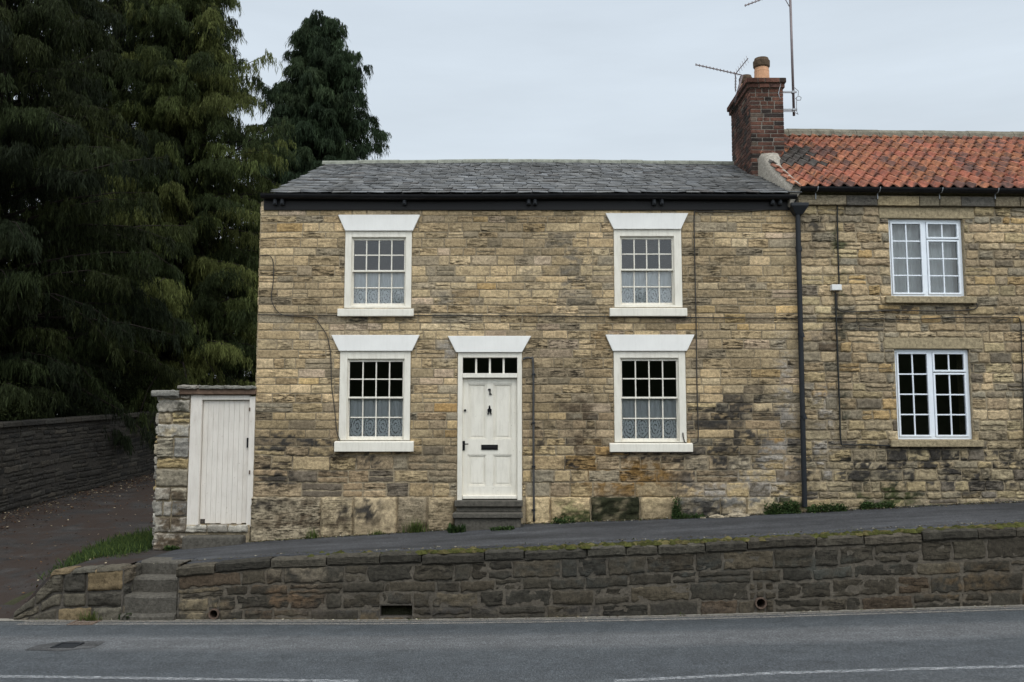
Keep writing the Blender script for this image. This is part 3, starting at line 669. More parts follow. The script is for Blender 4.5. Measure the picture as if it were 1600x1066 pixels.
for pxs in ((430, 441), (632,), (826, 836), (1022, 1034), (1207, 1219)):
    for px_ in pxs:
        a, zc = P(px_, 315, -.09); k = MB(); k.box(a - .032, a + .032, -.115, -.046, zc - .06, zc + .065); k.box(a - .02, a + .02, -.135, -.116, zc - .045, zc + .05)
        k.build('gutter_bracket', M['iron'], house, bevel=.012)

# slate roof
b_r = 3.05; ye = -.17; ze = P(800, 302, ye)[1]
RT = [(P(px, py, b_r)[0], P(px, py, b_r)[1]) for px, py in ((480, 257), (600, 256), (840, 254), (1000, 256), (1250, 259))]
def roofz(x, y): return ze + (interp(RT, x) - ze) * (y - ye) / (b_r - ye)
rx0 = P(420, 302, ye)[0]; rx1 = x_r + .05; rl = P(511, 256, b_r)[0]
def rleft(y): return rx0 + (rl - rx0) * (y - ye) / (b_r - ye)
mb = MB(); rows = 20
for r in range(rows):
    ya = ye + (b_r - ye) * r / rows; yb = ye + (b_r - ye) * (r + 1.35) / rows
    x = rleft(ya) + R.uniform(-.03, .03)
    big = R.uniform(.9, 1.1) * (1.2 - .4 * r / rows)
    while x < rx1:
        w = R.uniform(.17, .27) * big; w = min(w, rx1 - x + .02); g = .005
        j = R.uniform(-.025, .015); lift = R.uniform(0, .007); tw = R.uniform(-.008, .008); c = R.uniform(.75, 1.3); hue = R.uniform(-.012, .014)
        col = (.112 * c + hue * .3, .113 * c, .112 * c - hue * .5)
        if R.random() < .05: col = (.07, .062, .056)
        vs = []
        for (xx, yy, dz, tw_) in ((x + g, ya + j, .026 + lift, tw), (x + w - g, ya + j + R.uniform(-.008, .008), .026 + lift, -tw), (x + w - g + (rleft(yb) - rleft(ya)) * (r < 99 and x < rleft(ya) + .05) * 1, yb, .006, 0), (x + g + (rleft(yb) - rleft(ya)) * (x < rleft(ya) + .05), yb, .006, 0)):
            z = roofz(xx, min(yy, b_r + .1)) + dz; vs.append((xx, yy, z))
        vs += [(a, b_, c_ - .012) for a, b_, c_ in vs]
        vs = [(a, min(b_, b_r + .05), c_ + (tw if i % 4 == 0 else -tw if i % 4 == 1 else 0)) for i, (a, b_, c_) in enumerate(vs)]
        mb.add(vs, [(0, 1, 2, 3), (7, 6, 5, 4), (0, 4, 5, 1), (1, 5, 6, 2), (2, 6, 7, 3), (3, 7, 4, 0)], col); x += w
roof = mb.build('roof', M['slate'], house)
mb = MB(); zr_l, zr_r = roofz(rl, b_r), roofz(rx1, b_r)
mb.add([(rx0 + .03, ye + .08, roofz(rx0, ye + .08) - .03), (rx1, ye + .08, roofz(rx1, ye + .08) - .03), (rx1, b_r, zr_r - .03), (rl + .03, b_r, zr_l - .03)], [(0, 1, 2, 3)], (.05, .05, .05))
bx = rl + (rl - rx0)
mb.add([(rl + .0, b_r, zr_l), (rx1, b_r, zr_r), (rx1, 6.3, ze), (bx, 6.3, ze)], [(0, 1, 2, 3)], (.1, .11, .125))
mb.build('roof_deck', M['slate'], roof)
mb = MB(); xx = rl - .08
while xx < P(1160, 252, b_r)[0]:
    w = R.uniform(.42, .5) if xx > -2 else R.uniform(.7, .9); x2 = min(xx + w, rx1); n = 7; vs = []; r_ = .10; dz = R.uniform(-.006, .006)
    for x in (xx + .004, x2 - .004):
        for k in range(n):
            t = math.pi * k / (n - 1); vs.append((x, b_r - r_ * 1.35 * math.cos(t), roofz(x, b_r) - .035 + dz + r_ * 1.05 * math.sin(t)))
    c = R.uniform(.8, 1.2); mb.add(vs, [(k, k + 1, n + k + 1, n + k) for k in range(n - 1)] + [tuple(range(n))[::-1], tuple(range(n, 2 * n))], (c, c, c)); xx += w
mb.build('ridge_tile', M['ridge'], roof)

# chimney of brick, straddling the party wall
chim = sub('chimney', house, (4.6, 1.6, 5.0))
yc0, yc1 = 1.585, b_r + .05
cx0, cx1 = P(1173, 220, yc0)[0], P(1226, 220, yc0)[0]; cz0, cz1, cz2 = P(1190, 292, yc0)[1], P(1190, 138, yc0)[1], P(1190, 124, yc0)[1]
PAL_B = [(4, (.165, .078, .055)), (3, (.115, .06, .046)), (1.5, (.21, .098, .068)), (2.5, (.055, .041, .035)), (.4, (.20, .15, .115))]
mb = MB(); mb.box(cx0 + .008, cx1 - .008, yc0 + .008, yc1 - .008, cz0, cz1 + .005); mb.build('brick_core', M['brick_mortar'], chim)
mb = MB()
def soot(x, z, col):
    k = .60 + .60 * fbm(x * 2, z * 2, 1.7, 3); k = max(.3, min(1.15, k)); return tuple(v * k for v in col)
kw = dict(res=.05, depth=.008, rough=.003, joint=.013, edge=.012, stain=soot, jag=.002)
masonry(mb, lambda x, y, z: (x, yc0 + .006 + y, z), cx0, cx1, cz0, cz1, (.078, .078), (.19, .23), lambda x, z: PAL_B, R, **kw)
masonry(mb, lambda x, y, z: (cx0 + .006 + y, yc1 - (x - 50), z), 50, 50 + yc1 - yc0, cz0 - .3, cz1, (.078, .078), (.19, .23), lambda x, z: PAL_B, R, **kw)
masonry(mb, lambda x, y, z: (cx1 - .006 - y, yc0 + (x - 50), z), 50, 50 + yc1 - yc0, cz0, cz1, (.078, .078), (.19, .23), lambda x, z: PAL_B, R, **kw)
mb.build('brickwork', M['brick'], chim)
mb = MB(); zc_m = (cz1 + cz2) / 2
for off, za, zb2 in ((.03, cz1, zc_m), (.062, zc_m + .002, cz2 + .012)):
    masonry(mb, lambda x, y, z: (x, yc0 - off + y, z), cx0 - off, cx1 + off * .7, za, zb2, (1, 1), (.19, .23), lambda x, z: PAL_B, R, **kw)
    masonry(mb, lambda x, y, z: (cx0 - off + y, yc1 + off - (x - 50), z), 50, 50 + yc1 - yc0 + 2 * off, za, zb2, (1, 1), (.19, .23), lambda x, z: PAL_B, R, **kw)
    masonry(mb, lambda x, y, z: (cx1 + off * .7 - y, yc0 - off + (x - 50), z), 50, 50 + yc1 - yc0 + 2 * off, za, zb2, (1, 1), (.19, .23), lambda x, z: PAL_B, R, **kw)
    mb.box(cx0 - off + .006, cx1 + off * .7 - .006, yc0 - off + .006, yc1 + off, za + .004, zb2 - .003, (.13, .11, .09))
mb.build('brick_cornice', M['brick'], chim)
mb = MB(); mb.add([(cx0 - .05, yc0 - .05, cz2), (cx1 + .03, yc0 - .05, cz2), (cx1 + .03, yc1 + .04, cz2), (cx0 - .05, yc1 + .04, cz2), (cx0 + .10, yc0 + .1, cz2 + .07), (cx1 - .1, yc0 + .1, cz2 + .07), (cx1 - .1, yc1 - .1, cz2 + .07), (cx0 + .1, yc1 - .1, cz2 + .07)],
    [(4, 5, 6, 7), (0, 1, 5, 4), (1, 2, 6, 5), (2, 3, 7, 6), (3, 0, 4, 7), (3, 2, 1, 0)]); mb.build('flaunching', M['cement'], chim, bevel=.02)
def lathe(mb, cx, cy, prof, n=20, col=None):
    vs = [(cx + r * math.cos(2*math.pi*k/n), cy + r * math.sin(2*math.pi*k/n), z) for r, z in prof for k in range(n)]
    mb.add(vs, [(i*n+k, i*n+(k+1)%n, (i+1)*n+(k+1)%n, (i+1)*n+k) for i in range(len(prof)-1) for k in range(n)], col)
yp = yc0 + .32; ppx = P(1190, 110, yp)[0]; z0 = cz2 + .02; pr = (P(1203, 110, yp)[0] - P(1178, 110, yp)[0]) / 2
zt = P(1190, 91, yp)[1]; zk = P(1190, 103, yp)[1]
for (px_, py_, z1_, sc) in ((ppx, yp, zt, 1.0), (ppx - .12, yp + .75, zt - .05, .85)):
    h_ = z1_ - z0; mb = MB(); lathe(mb, px_, py_, [(pr * .97 * sc, z0), (pr * .9 * sc, z0 + h_ * .45), (pr * .92 * sc, z0 + h_ * .47), (pr * .86 * sc, z0 + h_ * .62), (pr * .7 * sc, z0 + h_ * .62)]); pot = mb.build('chimney_pot', M['terracotta'], chim, smooth=False)
    mb = MB(); lathe(mb, px_, py_, [(pr * .86 * sc, z0 + h_ * .60), (pr * 1.02 * sc, z0 + h_ * .66), (pr * 1.04 * sc, z0 + h_ * .86), (pr * .94 * sc, z0 + h_ * .88), (pr * .86 * sc, z0 + h_ * .97), (pr * .5 * sc, z0 + h_ * 1.0), (pr * .45 * sc, z0 + h_ * .8)])
    mb.build('pot_cowl', M['potcap'], chim)

# pipes and cables on the stone house
def wire(name, pix, r, mat, parent, proj=None, y=-.035, n=6, sub_=4):
    pts = []
    for px_, py_ in pix:
        a, z = (proj or P)(px_, py_, y); pts.append(Vector((a, y, z)))
    out = []
    for i in range(len(pts) - 1):
        p0, p1, p2, p3 = pts[max(i-1, 0)], pts[i], pts[i+1], pts[min(i+2, len(pts)-1)]
        for k in range(sub_):
            t = k / sub_; out.append(.5 * ((2*p1) + (p2-p0)*t + (2*p0-5*p1+4*p2-p3)*t*t + (3*p1-p0-3*p2+p3)*t**3))
    out.append(pts[-1]); mb = MB(); mb.tube(out, r, n); return mb.build(name, mat, parent, smooth=True)
wire('cable', [(403, 492), (600, 493), (850, 494), (1050, 496), (1246, 497.5)], .009, M['cable_black'], house)
wire('cable', [(406, 400), (420, 399), (427, 410), (427, 440), (424, 465), (430, 482), (445, 493), (487, 496), (500, 508), (512, 528), (517, 560), (518, 600), (523, 640), (526, 672), (531, 688)], .008, M['cable'], house)
wire('cable', [(1205, 327), (1150, 331), (1092, 331), (1085, 335), (1085.5, 400), (1088, 520), (1089, 600), (1091, 680), (1086, 692), (1072, 693), (1068, 684), (1067, 676)], .010, M['cable'], house)
wire('waste_pipe', [(817, 562), (822, 559.5), (829, 560), (833, 566), (833.5, 640), (833.8, 740), (834.5, 815)], .020, M['lead'], house, y=-.05)
for r_ in (585, 661, 729, 797):
    a, z = P(833.7, r_, -.05); MB().box(a - .03, a + .03, -.075, 0, z - .012, z + .012).build('pipe_clip', M['iron'], house)
yd = -.10; dp = MB(); a0, z0 = P(1246.5, 336, yd); a1, z1 = P(1257.5, 792, yd)
dp.tube([(a0, yd, z0), (a1, yd, z1)], .043, 12)
for f_ in (.12, .42, .70): dp.tube([(a0, yd, z0 + (z1 - z0) * f_ - .04), (a0 + (a1 - a0) * f_, yd, z0 + (z1 - z0) * f_ + .04)], .054, 12)
dpo = dp.build('downpipe', M['iron'], house, smooth=False)
hp = MB(); xa, zA = P(1247, 319, yd); w1, w0 = .145, .06; zt_, zm_, zb_ = P(1247, 319, yd)[1], P(1247, 324, yd)[1], P(1247, 336, yd)[1]
for (z_a, z_b, wa, wb_) in ((zt_, zm_, w1, w1), (zm_, zb_, w1, w0)):
    hp.add([(xa - wb_, yd - wb_ * .8, z_b), (xa + wb_, yd - wb_ * .8, z_b), (xa + wb_, yd + .08, z_b), (xa - wb_, yd + .08, z_b), (xa - wa, yd - wa * .8, z_a), (xa + wa, yd - wa * .8, z_a), (xa + wa, yd + .08, z_a), (xa - wa, yd + .08, z_a)],
        [(0,3,2,1),(4,5,6,7),(0,1,5,4),(1,2,6,5),(2,3,7,6),(3,0,4,7)])
hp.build('hopper_head', M['iron'], dpo, bevel=.006)

# ------------------------------------------------------------------ the neighbouring house (its own axes: u along the front, v back)
nb = thing('terraced_house', (XB, 0, 0), 'adjoining stone house with red pantile roof and white casement windows', 'house', rz=TH, local=True)
UW = 9.0
NW = [dict(lin=(1373, 1521, 325.5, 341.5), fr=(1390.5, 1506.5, 342, 463), sill=(1385, 1527, 463, 473.5), drape=True),
      dict(lin=(1381, 1535, 528, 545), fr=(1400.5, 1518, 545.5, 686.5), sill=(1393, 1538, 687.5, 698.5), drape=False)]
def rectN(px0, px1, py0, py1, v=0.0):
    cx, cy = (px0 + px1) / 2, (py0 + py1) / 2
    return (PN(px0, cy, v)[0], PN(px1, cy, v)[0], PN(cx, py1, v)[1], PN(cx, py0, v)[1])
nholes = [rectN(*w['fr']) for w in NW]; stoneholes = list(nholes)
for w in NW: stoneholes += [rectN(*w['lin'])]
ztN = PN(1300, 300)[1]
PAL_N = [(5, (.47, .355, .212)), (3, (.39, .297, .187)), (2, (.28, .235, .165)), (2.5, (.47, .365, .205)), (1, (.47, .32, .15)), (.8, (.2, .165, .12))]
PAL_NL = [(4, (.34, .27, .165)), (3, (.27, .22, .145)), (2, (.41, .32, .18)), (1.5, (.17, .14, .105)), (1, (.44, .35, .22))]
zn = PN(1400, 660)[1]
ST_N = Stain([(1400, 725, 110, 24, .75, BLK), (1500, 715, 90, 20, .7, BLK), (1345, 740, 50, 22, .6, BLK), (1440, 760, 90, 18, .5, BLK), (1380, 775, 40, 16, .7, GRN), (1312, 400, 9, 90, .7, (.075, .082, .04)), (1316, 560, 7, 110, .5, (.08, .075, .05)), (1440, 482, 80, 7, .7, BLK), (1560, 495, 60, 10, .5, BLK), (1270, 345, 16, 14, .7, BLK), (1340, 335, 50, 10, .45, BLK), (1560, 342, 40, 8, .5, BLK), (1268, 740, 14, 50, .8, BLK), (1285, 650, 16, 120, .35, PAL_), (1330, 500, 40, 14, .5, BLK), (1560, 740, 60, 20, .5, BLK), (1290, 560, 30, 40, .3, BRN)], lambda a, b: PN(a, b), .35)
mb = MB(); slab(mb, .0, UW, .5, ztN, nholes, .004, .45)
mb.add([(0, .45, .5), (0, 6.1, .5), (0, 6.1, ztN), (0, .45, ztN)], [(0, 1, 2, 3)]); mb.add([(UW, .0, .5), (UW, 6.1, .5), (UW, 6.1, ztN), (UW, 0, ztN)], [(0, 1, 2, 3)]); mb.add([(0, 6.1, .5), (UW, 6.1, .5), (UW, 6.1, ztN), (0, 6.1, ztN)], [(0, 3, 2, 1)])
mb.build('mortar', M['mortar'], nb)
skin(.001, UW - .01, .8, ztN - .02, nholes, -.001, ST_N).build('pointing', M['pointing'], nb, smooth=True)
mb = MB()
masonry(mb, ID, .0, UW, .95, PN(1400, 322)[1], (.115, .20), (.2, .46), lambda x, z: PAL_NL if z < zn + .3 * nz(x, 0, z, 1) else PAL_N, R, stoneholes, stain=ST_N, depth=.028, rough=.024, res=.024, joint=.016, edge=.03, jag=.022, split=.12, zmap=lambda x, v: v + .022 * nz(x, v * 1.6, 2, 1.1))
mb.build('wall', M['stone'], nb, smooth=True)
# corbelled eaves course
mb = MB(); e0, e1 = PN(1400, 322, -.07)[1], PN(1400, 306, -.07)[1]
masonry(mb, lambda x, y, z: (x, y - .07, z), .02, UW, e0, e1, (1, 1), (.3, .7), lambda x, z: [(2, (.2, .165, .11)), (1, (.28, .22, .13)), (1.5, (.10, .09, .075))], R, depth=.02, rough=.01)
mb.box(.0, UW, -.064, .0, e0 + .01, e1, (.16, .135, .10)); mb.build('eaves_course', M['stone'], nb)
mb = MB()
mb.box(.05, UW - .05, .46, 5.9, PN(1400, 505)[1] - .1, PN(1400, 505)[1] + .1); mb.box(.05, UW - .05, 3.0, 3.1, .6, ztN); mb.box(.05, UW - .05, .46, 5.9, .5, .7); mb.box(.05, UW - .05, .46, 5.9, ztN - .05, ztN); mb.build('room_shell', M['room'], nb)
def casement(w):
    fr = rectN(*w['fr']); ln_ = rectN(*w['lin']); sl_ = rectN(*w['sill'], -.09)
    win = sub('window', nb, ((fr[0] + fr[1]) / 2, 0, fr[2]))
    MB().box(ln_[0], ln_[1], -.018, .2, fr[3] + .004, ln_[3]).build('lintel', M['dressed'], win, bevel=.008)
    MB().box(sl_[0], sl_[1], -.09, .12, sl_[2], sl_[3]).build('sill', M['dressed'], win, bevel=.01)
    f = MB(); a, b, c, d = fr; c = sl_[3] + .003; ya, yb = .06, .12; t = .045; xm = a + (b - a) * .495
    f.box(a, a + t, ya, yb, c, d); f.box(b - t, b, ya, yb, c, d); f.box(a + t, b - t, ya, yb, c, c + t); f.box(a + t, b - t, ya, yb, d - t, d); f.box(xm - .03, xm + .03, ya, yb, c + t, d - t)
    f.build('frame', M['upvc'], win, bevel=.004)
    zt_ = c + (d - c) * .745
    panes = MB()
    def light(name, x0, x1, z0, z1, rows_):
        s = MB(); k = .03; y2, y3 = .045, .105
        s.box(x0, x0 + k, y2, y3, z0, z1); s.box(x1 - k, x1, y2, y3, z0, z1); s.box(x0 + k, x1 - k, y2, y3, z0, z0 + k); s.box(x0 + k, x1 - k, y2, y3, z1 - k, z1)
        xm_ = (x0 + x1) / 2; s.box(xm_ - .011, xm_ + .011, .062, .09, z0 + k, z1 - k)
        for i in range(1, rows_):
            zz = z0 + k + (z1 - z0 - 2 * k) * i / rows_; s.box(x0 + k, xm_ - .011, .064, .088, zz - .011, zz + .011); s.box(xm_ + .011, x1 - k, .064, .088, zz - .011, zz + .011)
        s.build(name, M['upvc'], win, bevel=.003)
        for (p0, p1) in ((x0 + k, xm_), (xm_, x1 - k)):
            for i in range(rows_):
                za, zb2 = z0 + k + (z1 - z0 - 2*k) * i / rows_, z0 + k + (z1 - z0 - 2*k) * (i + 1) / rows_; e = R.uniform(-.001, .001)
                panes.add([(p0, .078 + e, za), (p1, .078 - e, za), (p1, .078 - e, zb2), (p0, .078 + e, zb2)], [(0, 1, 2, 3)])
    g = .004
    light('casement', a + t + g, xm - .03 - g, c + t + g, d - t - g, 4); light('casement', xm + .03 + g, b - t - g, c + t + g, zt_ - .01, 3); light('top_light', xm + .03 + g, b - t - g, zt_ + .008, d - t - g, 1)
    panes.build('pane', M['glass'], win)
    if w['drape']:
        cu = MB(); nx = 80; vs = []
        for j in range(2):
            for i in range(nx + 1):
                q_ = i / nx; vs.append((a + (b - a) * q_, .26 + .02 * math.sin(q_ * 46) + .012 * math.sin(q_ * 113), c + .02 if j == 0 else d - .01))
        cu.add(vs, [(i, i + 1, nx + 2 + i, nx + 1 + i) for i in range(nx)])
        # curtain stands on its own, so put it in world axes
        cu.v = [tuple(Matrix.Translation((XB, 0, 0)) @ Matrix.Rotation(TH, 4, 'Z') @ Vector(p)) for p in cu.v]
        tag(cu.build('net_curtain', M['drape'], smooth=True), 'plain pale net curtain filling the upper casement window of the pantiled house', 'curtain')
for w in NW: casement(w)
# gutter
mb = MB(); zgN = PN(1400, 294, -.15)[1]; gutter(mb, .03, UW, -.15, zgN, .075); mb.build('gutter', M['black'], nb)
for px_ in (1276, 1373, 1470, 1557):
    a, z = PN(px_, 298, -.15); mb = MB(); gutter(mb, a - .007, a + .007, -.15, zgN - .0, .080, seg=1); mb.box(a - .006, a + .006, -.105, -.09, z - .13, z - .02); mb.build('gutter_bracket', M['galv'], nb)
# pantile roof
vE, vR = -.17, 3.05; zE = PN(1400, 293, vE)[1] - .02; zRd = PN(1400, 214, vR)[1]; rowsN = 11; tw_ = .205
def rzN(v): return zE + (zRd - zE) * (v - vE) / (vR - vE)
mb = MB(); nrm = Vector((0, -(zRd - zE), vR - vE)).normalized(); ncol = int((UW + .1) / tw_)
def prof(a): return .037 * math.sin(2 * math.pi * (a + .05)) + .013 * math.sin(4 * math.pi * a + .6)
for r in range(rowsN):
    for c in range(ncol + 1):
        va = vE + (vR - vE) * r / rowsN + R.uniform(-.012, .012); vb = vE + (vR - vE) * (r + 1.22) / rowsN
        u0 = -.08 + c * tw_; k = R.uniform(.72, 1.2); col = (.37 * k, .145 * k * R.uniform(.88, 1.12), .082 * k); spot = R.uniform(.25, 1.0)
        if R.random() < .18: col = (.19 * k, .095 * k, .072 * k)
        if c < 5 and 3 < r < 8 and R.random() < .5: col = (.09 * k, .08 * k, .07 * k)
        tl = R.uniform(-.006, .006); vs = []; fs = []; cs = []; nn = 9
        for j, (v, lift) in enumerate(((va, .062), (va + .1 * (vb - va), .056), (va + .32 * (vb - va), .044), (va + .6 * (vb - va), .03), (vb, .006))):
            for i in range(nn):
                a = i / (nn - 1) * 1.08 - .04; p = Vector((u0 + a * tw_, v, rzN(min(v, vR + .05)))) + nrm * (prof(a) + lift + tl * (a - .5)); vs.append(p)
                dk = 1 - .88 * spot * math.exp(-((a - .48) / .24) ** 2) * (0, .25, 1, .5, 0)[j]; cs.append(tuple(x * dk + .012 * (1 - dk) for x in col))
        for j in range(4):
            for i in range(nn - 1): fs.append((j*nn+i, j*nn+i+1, (j+1)*nn+i+1, (j+1)*nn+i))
        base = len(vs)
        for i in range(nn): vs.append(Vector(vs[i]) - nrm * .030); cs.append(cs[i])
        for i in range(nn - 1): fs.append((i, base + i, base + i + 1, i + 1))
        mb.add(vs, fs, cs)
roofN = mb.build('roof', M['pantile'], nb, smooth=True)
mb = MB(); mb.add([(0, vE + .1, rzN(vE + .1) - .03), (UW, vE + .1, rzN(vE + .1) - .03), (UW, vR, zRd - .03), (0, vR, zRd - .03)], [(0, 1, 2, 3)], (.1, .06, .05)); mb.add([(0, vR, zRd), (UW, vR, zRd), (UW, 6.3, zE), (0, 6.3, zE)], [(0, 1, 2, 3)], (.3, .12, .07))
mb.build('roof_deck', M['pantile'], roofN)
mb = MB(); x = -.02
while x < UW:
    w = .46; n = 7; vs = []; dz = R.uniform(-.008, .008)
    for xx in (x + .003, x + w - .003):
        for k in range(n):
            t = math.pi * k / (n - 1); vs.append((xx, vR - .17 * math.cos(t), zRd - .05 + dz + .19 * math.sin(t)))
    mb.add(vs, [(k, k + 1, n + k + 1, n + k) for k in range(n - 1)] + [tuple(range(n))[::-1], tuple(range(n, 2 * n))]); x += w
mb.build('ridge_tile', M['ridge_dark'], roofN)
# cement verge and gable upstand towards the slate roof
mb = MB(); vs = []; nv = 26
for i in range(nv + 1):
    v = vE + .02 + (vR - vE) * i / nv; kn = math.exp(-((v - 1.32) / .24) ** 2); z1_ = rzN(v) + .035 + .014 * nz(v, 3, 1, 5) + .10 * kn; zl = ze - .25 + .46 * (v - vE); bul = .012 * nz(v, 0, 9, 4)
    vs += [(-.14 + bul, v, zl), (-.13 + bul, v, z1_ - .12), (-.07 + bul, v, z1_ - .01), (.06 + .1 * kn, v, z1_ + .005), (.10 + .16 * kn, v, z1_ - .05 - .12 * kn)]
mb.add(vs, [(5*i+k, 5*i+k+1, 5*(i+1)+k+1, 5*(i+1)+k) for i in range(nv) for k in range(4)] + [(0, 1, 2, 3, 4)])
mb.build('verge_mortar', M['cement'], roofN, smooth=True)
# cables and box
def wn(name, pix, r, mat, y=-.045): return wire(name, pix, r, mat, nb, proj=PN, y=y)
wn('cable', [(1308, 306), (1309, 380), (1311, 440), (1309, 455)], .012, M['cable_black'])
wn('cable', [(1305, 456), (1306, 480), (1309, 560), (1312, 640), (1314, 690), (1322, 695), (1360, 695.5), (1396, 697)], .013, M['cable_black'])
wn('cable', [(1308, 458), (1308, 478), (1314, 486), (1340, 487), (1400, 485), (1470, 486), (1522, 483), (1526, 474)], .010, M['cable'])
wn('cable', [(1249, 497.5), (1320, 497), (1420, 499), (1500, 496), (1580, 496), (1594, 502), (1596, 540), (1598, 585), (1601, 700)], .009, M['cable_black'])
bx_ = rectN(1297.5, 1313, 445.5, 454.5, -.04); MB().box(bx_[0], bx_[1], -.11, -.02, bx_[2], bx_[3]).build('junction_box', M['plastic'], nb, bevel=.008)

# ------------------------------------------------------------------ retaining wall along the road
PAL_R = [(4, (.050, .043, .032)), (3, (.063, .053, .038)), (3, (.044, .039, .030)), (1.2, (.09, .075, .052)), (.2, (.12, .09, .055)), (.3, (.075, .055, .037))]
xs0 = P(279, 900, YW)[0]; xs1 = 14.5
rw = thing('retaining_wall', (xs0, YW, 0), 'long low dark stone retaining wall holding the pavement above the road', 'wall')
hole_px = rect(594, 644, 946, 964, YW)
drains = [(335, 959, .055), (1188, 942, .06)]
zc_ = lambda x: interp(ZW, x) - .14
zmR = lambda x, v: zr(x) - .06 + v * (zc_(x) - zr(x) + .06) + .03 * nz(x, v * 2, 3, .9)
ST_R = Stain([(1530, 915, 90, 22, .35, (.13, .09, .05)), (420, 935, 60, 20, .45, (.13, .085, .05)), (300, 945, 40, 18, .4, (.2, .16, .1)), (760, 955, 240, 8, .4, (.05, .045, .04)), (1000, 895, 160, 20, .3, (.05, .05, .043)), (480, 895, 60, 14, .3, (.17, .14, .1)), (650, 915, 100, 25, .3, (.06, .055, .045)), (1280, 890, 100, 20, .35, (.06, .06, .05))], lambda a, b: P(a, b, YW))
mb = MB(); hv = []
for px_, py_, r_ in drains:
    a, z = P(px_, py_, YW); hv.append((a, z, r_))
def unv(x, z): return (z - zr(x) + .06) / (zc_(x) - zr(x) + .06)
mh = [(hole_px[0], hole_px[1], unv(hole_px[0], hole_px[2]), unv(hole_px[0], hole_px[3]))] + [(a - r_, a + r_, unv(a, z - r_), unv(a, z + r_)) for a, z, r_ in hv]
masonry(mb, lambda x, y, z: (x, YW + y, z), xs0, xs1, 0, 1, (.18, .27), (.32, .72), lambda x, z: PAL_R, R, mh, zmap=zmR, hscale=1.0, stain=ST_R, depth=.030, rough=.026, joint=.030, edge=.028, res=.03, jag=.032, split=.22)
# left end return beside the steps
masonry(mb, lambda x, y, z: (xs0 + .0 + y, YW + .45 - x, z), 0, .45, 0, .8, (.16, .22), (.2, .3), lambda x, z: PAL_R, R, depth=.03, rough=.015)
mb.build('rubble_face', M['dark_stone'], rw, smooth=True)
# core with the rough hole and the two pipes left open
mb = MB(); H_ = [(hole_px[0], hole_px[1], hole_px[2], hole_px[3])] + [(a - r_, a + r_, z - r_, z + r_) for a, z, r_ in hv]
xs_ = sorted(set(lin(xs0, xs1, 40) + [h[i] for h in H_ for i in (0, 1)])); fs = []
for a, b in zip(xs_, xs_[1:]):
    m_ = (a + b) / 2; hs = [h for h in H_ if h[0] < m_ < h[1]]
    if not hs: mb.add([(a, YW, zr(a) - .1), (b, YW, zr(b) - .1), (b, YW, zc_(b) + .02), (a, YW, zc_(a) + .02)], [(0, 1, 2, 3)])
    else:
        h = hs[0]; mb.add([(a, YW, zr(a) - .1), (b, YW, zr(b) - .1), (b, YW, h[2]), (a, YW, h[2])], [(0, 1, 2, 3)]); mb.add([(a, YW, h[3]), (b, YW, h[3]), (b, YW, zc_(b) + .02), (a, YW, zc_(a) + .02)], [(0, 1, 2, 3)])
for h in H_: mb.box(h[0], h[1], YW + .24, YW + .25, h[2], h[3]); mb.add([(h[0], YW, h[2]), (h[1], YW, h[2]), (h[1], YW + .24, h[2]), (h[0], YW + .24, h[2])], [(0, 1, 2, 3)]); mb.add([(h[0], YW, h[3]), (h[1], YW, h[3]), (h[1], YW + .24, h[3]), (h[0], YW + .24, h[3])], [(3, 2, 1, 0)]); mb.add([(h[0], YW, h[2]), (h[0], YW + .24, h[2]), (h[0], YW + .24, h[3]), (h[0], YW, h[3])], [(0, 1, 2, 3)]); mb.add([(h[1], YW, h[2]), (h[1], YW + .24, h[2]), (h[1], YW + .24, h[3]), (h[1], YW, h[3])], [(3, 2, 1, 0)])
mb.add([(xs0 + .02, YW, zr(xs0) - .1), (xs0 + .02, YW + .5, zr(xs0) - .1), (xs0 + .02, YW + .5, zc_(xs0)), (xs0 + .02, YW, zc_(xs0))], [(3, 2, 1, 0)])
mb.build('core', M['dark_mortar'], rw)
skin(xs0 + .03, xs1, 0, 1, H_, YW - .006, ST_R, zmap=lambda x, v: zr(x) - .06 + v * (zc_(x) - zr(x) + .06), base=(.105, .09, .07), step=.05).build('pointing', M['pointing'], rw, smooth=True)
for a, z, r_ in hv:
    mb = MB(); n = 18; vs = []
    for rr, y in ((r_, YW + .2), (r_, YW - .045), (r_ * 1.3, YW - .045), (r_ * 1.3, YW + .2)):
        vs += [(a + rr * math.cos(2*math.pi*k/n), y, z + rr * math.sin(2*math.pi*k/n)) for k in range(n)]
    mb.add(vs, [(i*n+k, i*n+(k+1)%n, (i+1)*n+(k+1)%n, (i+1)*n+k) for i in range(3) for k in range(n)]); mb.build('drain_pipe', M['rust'], rw)
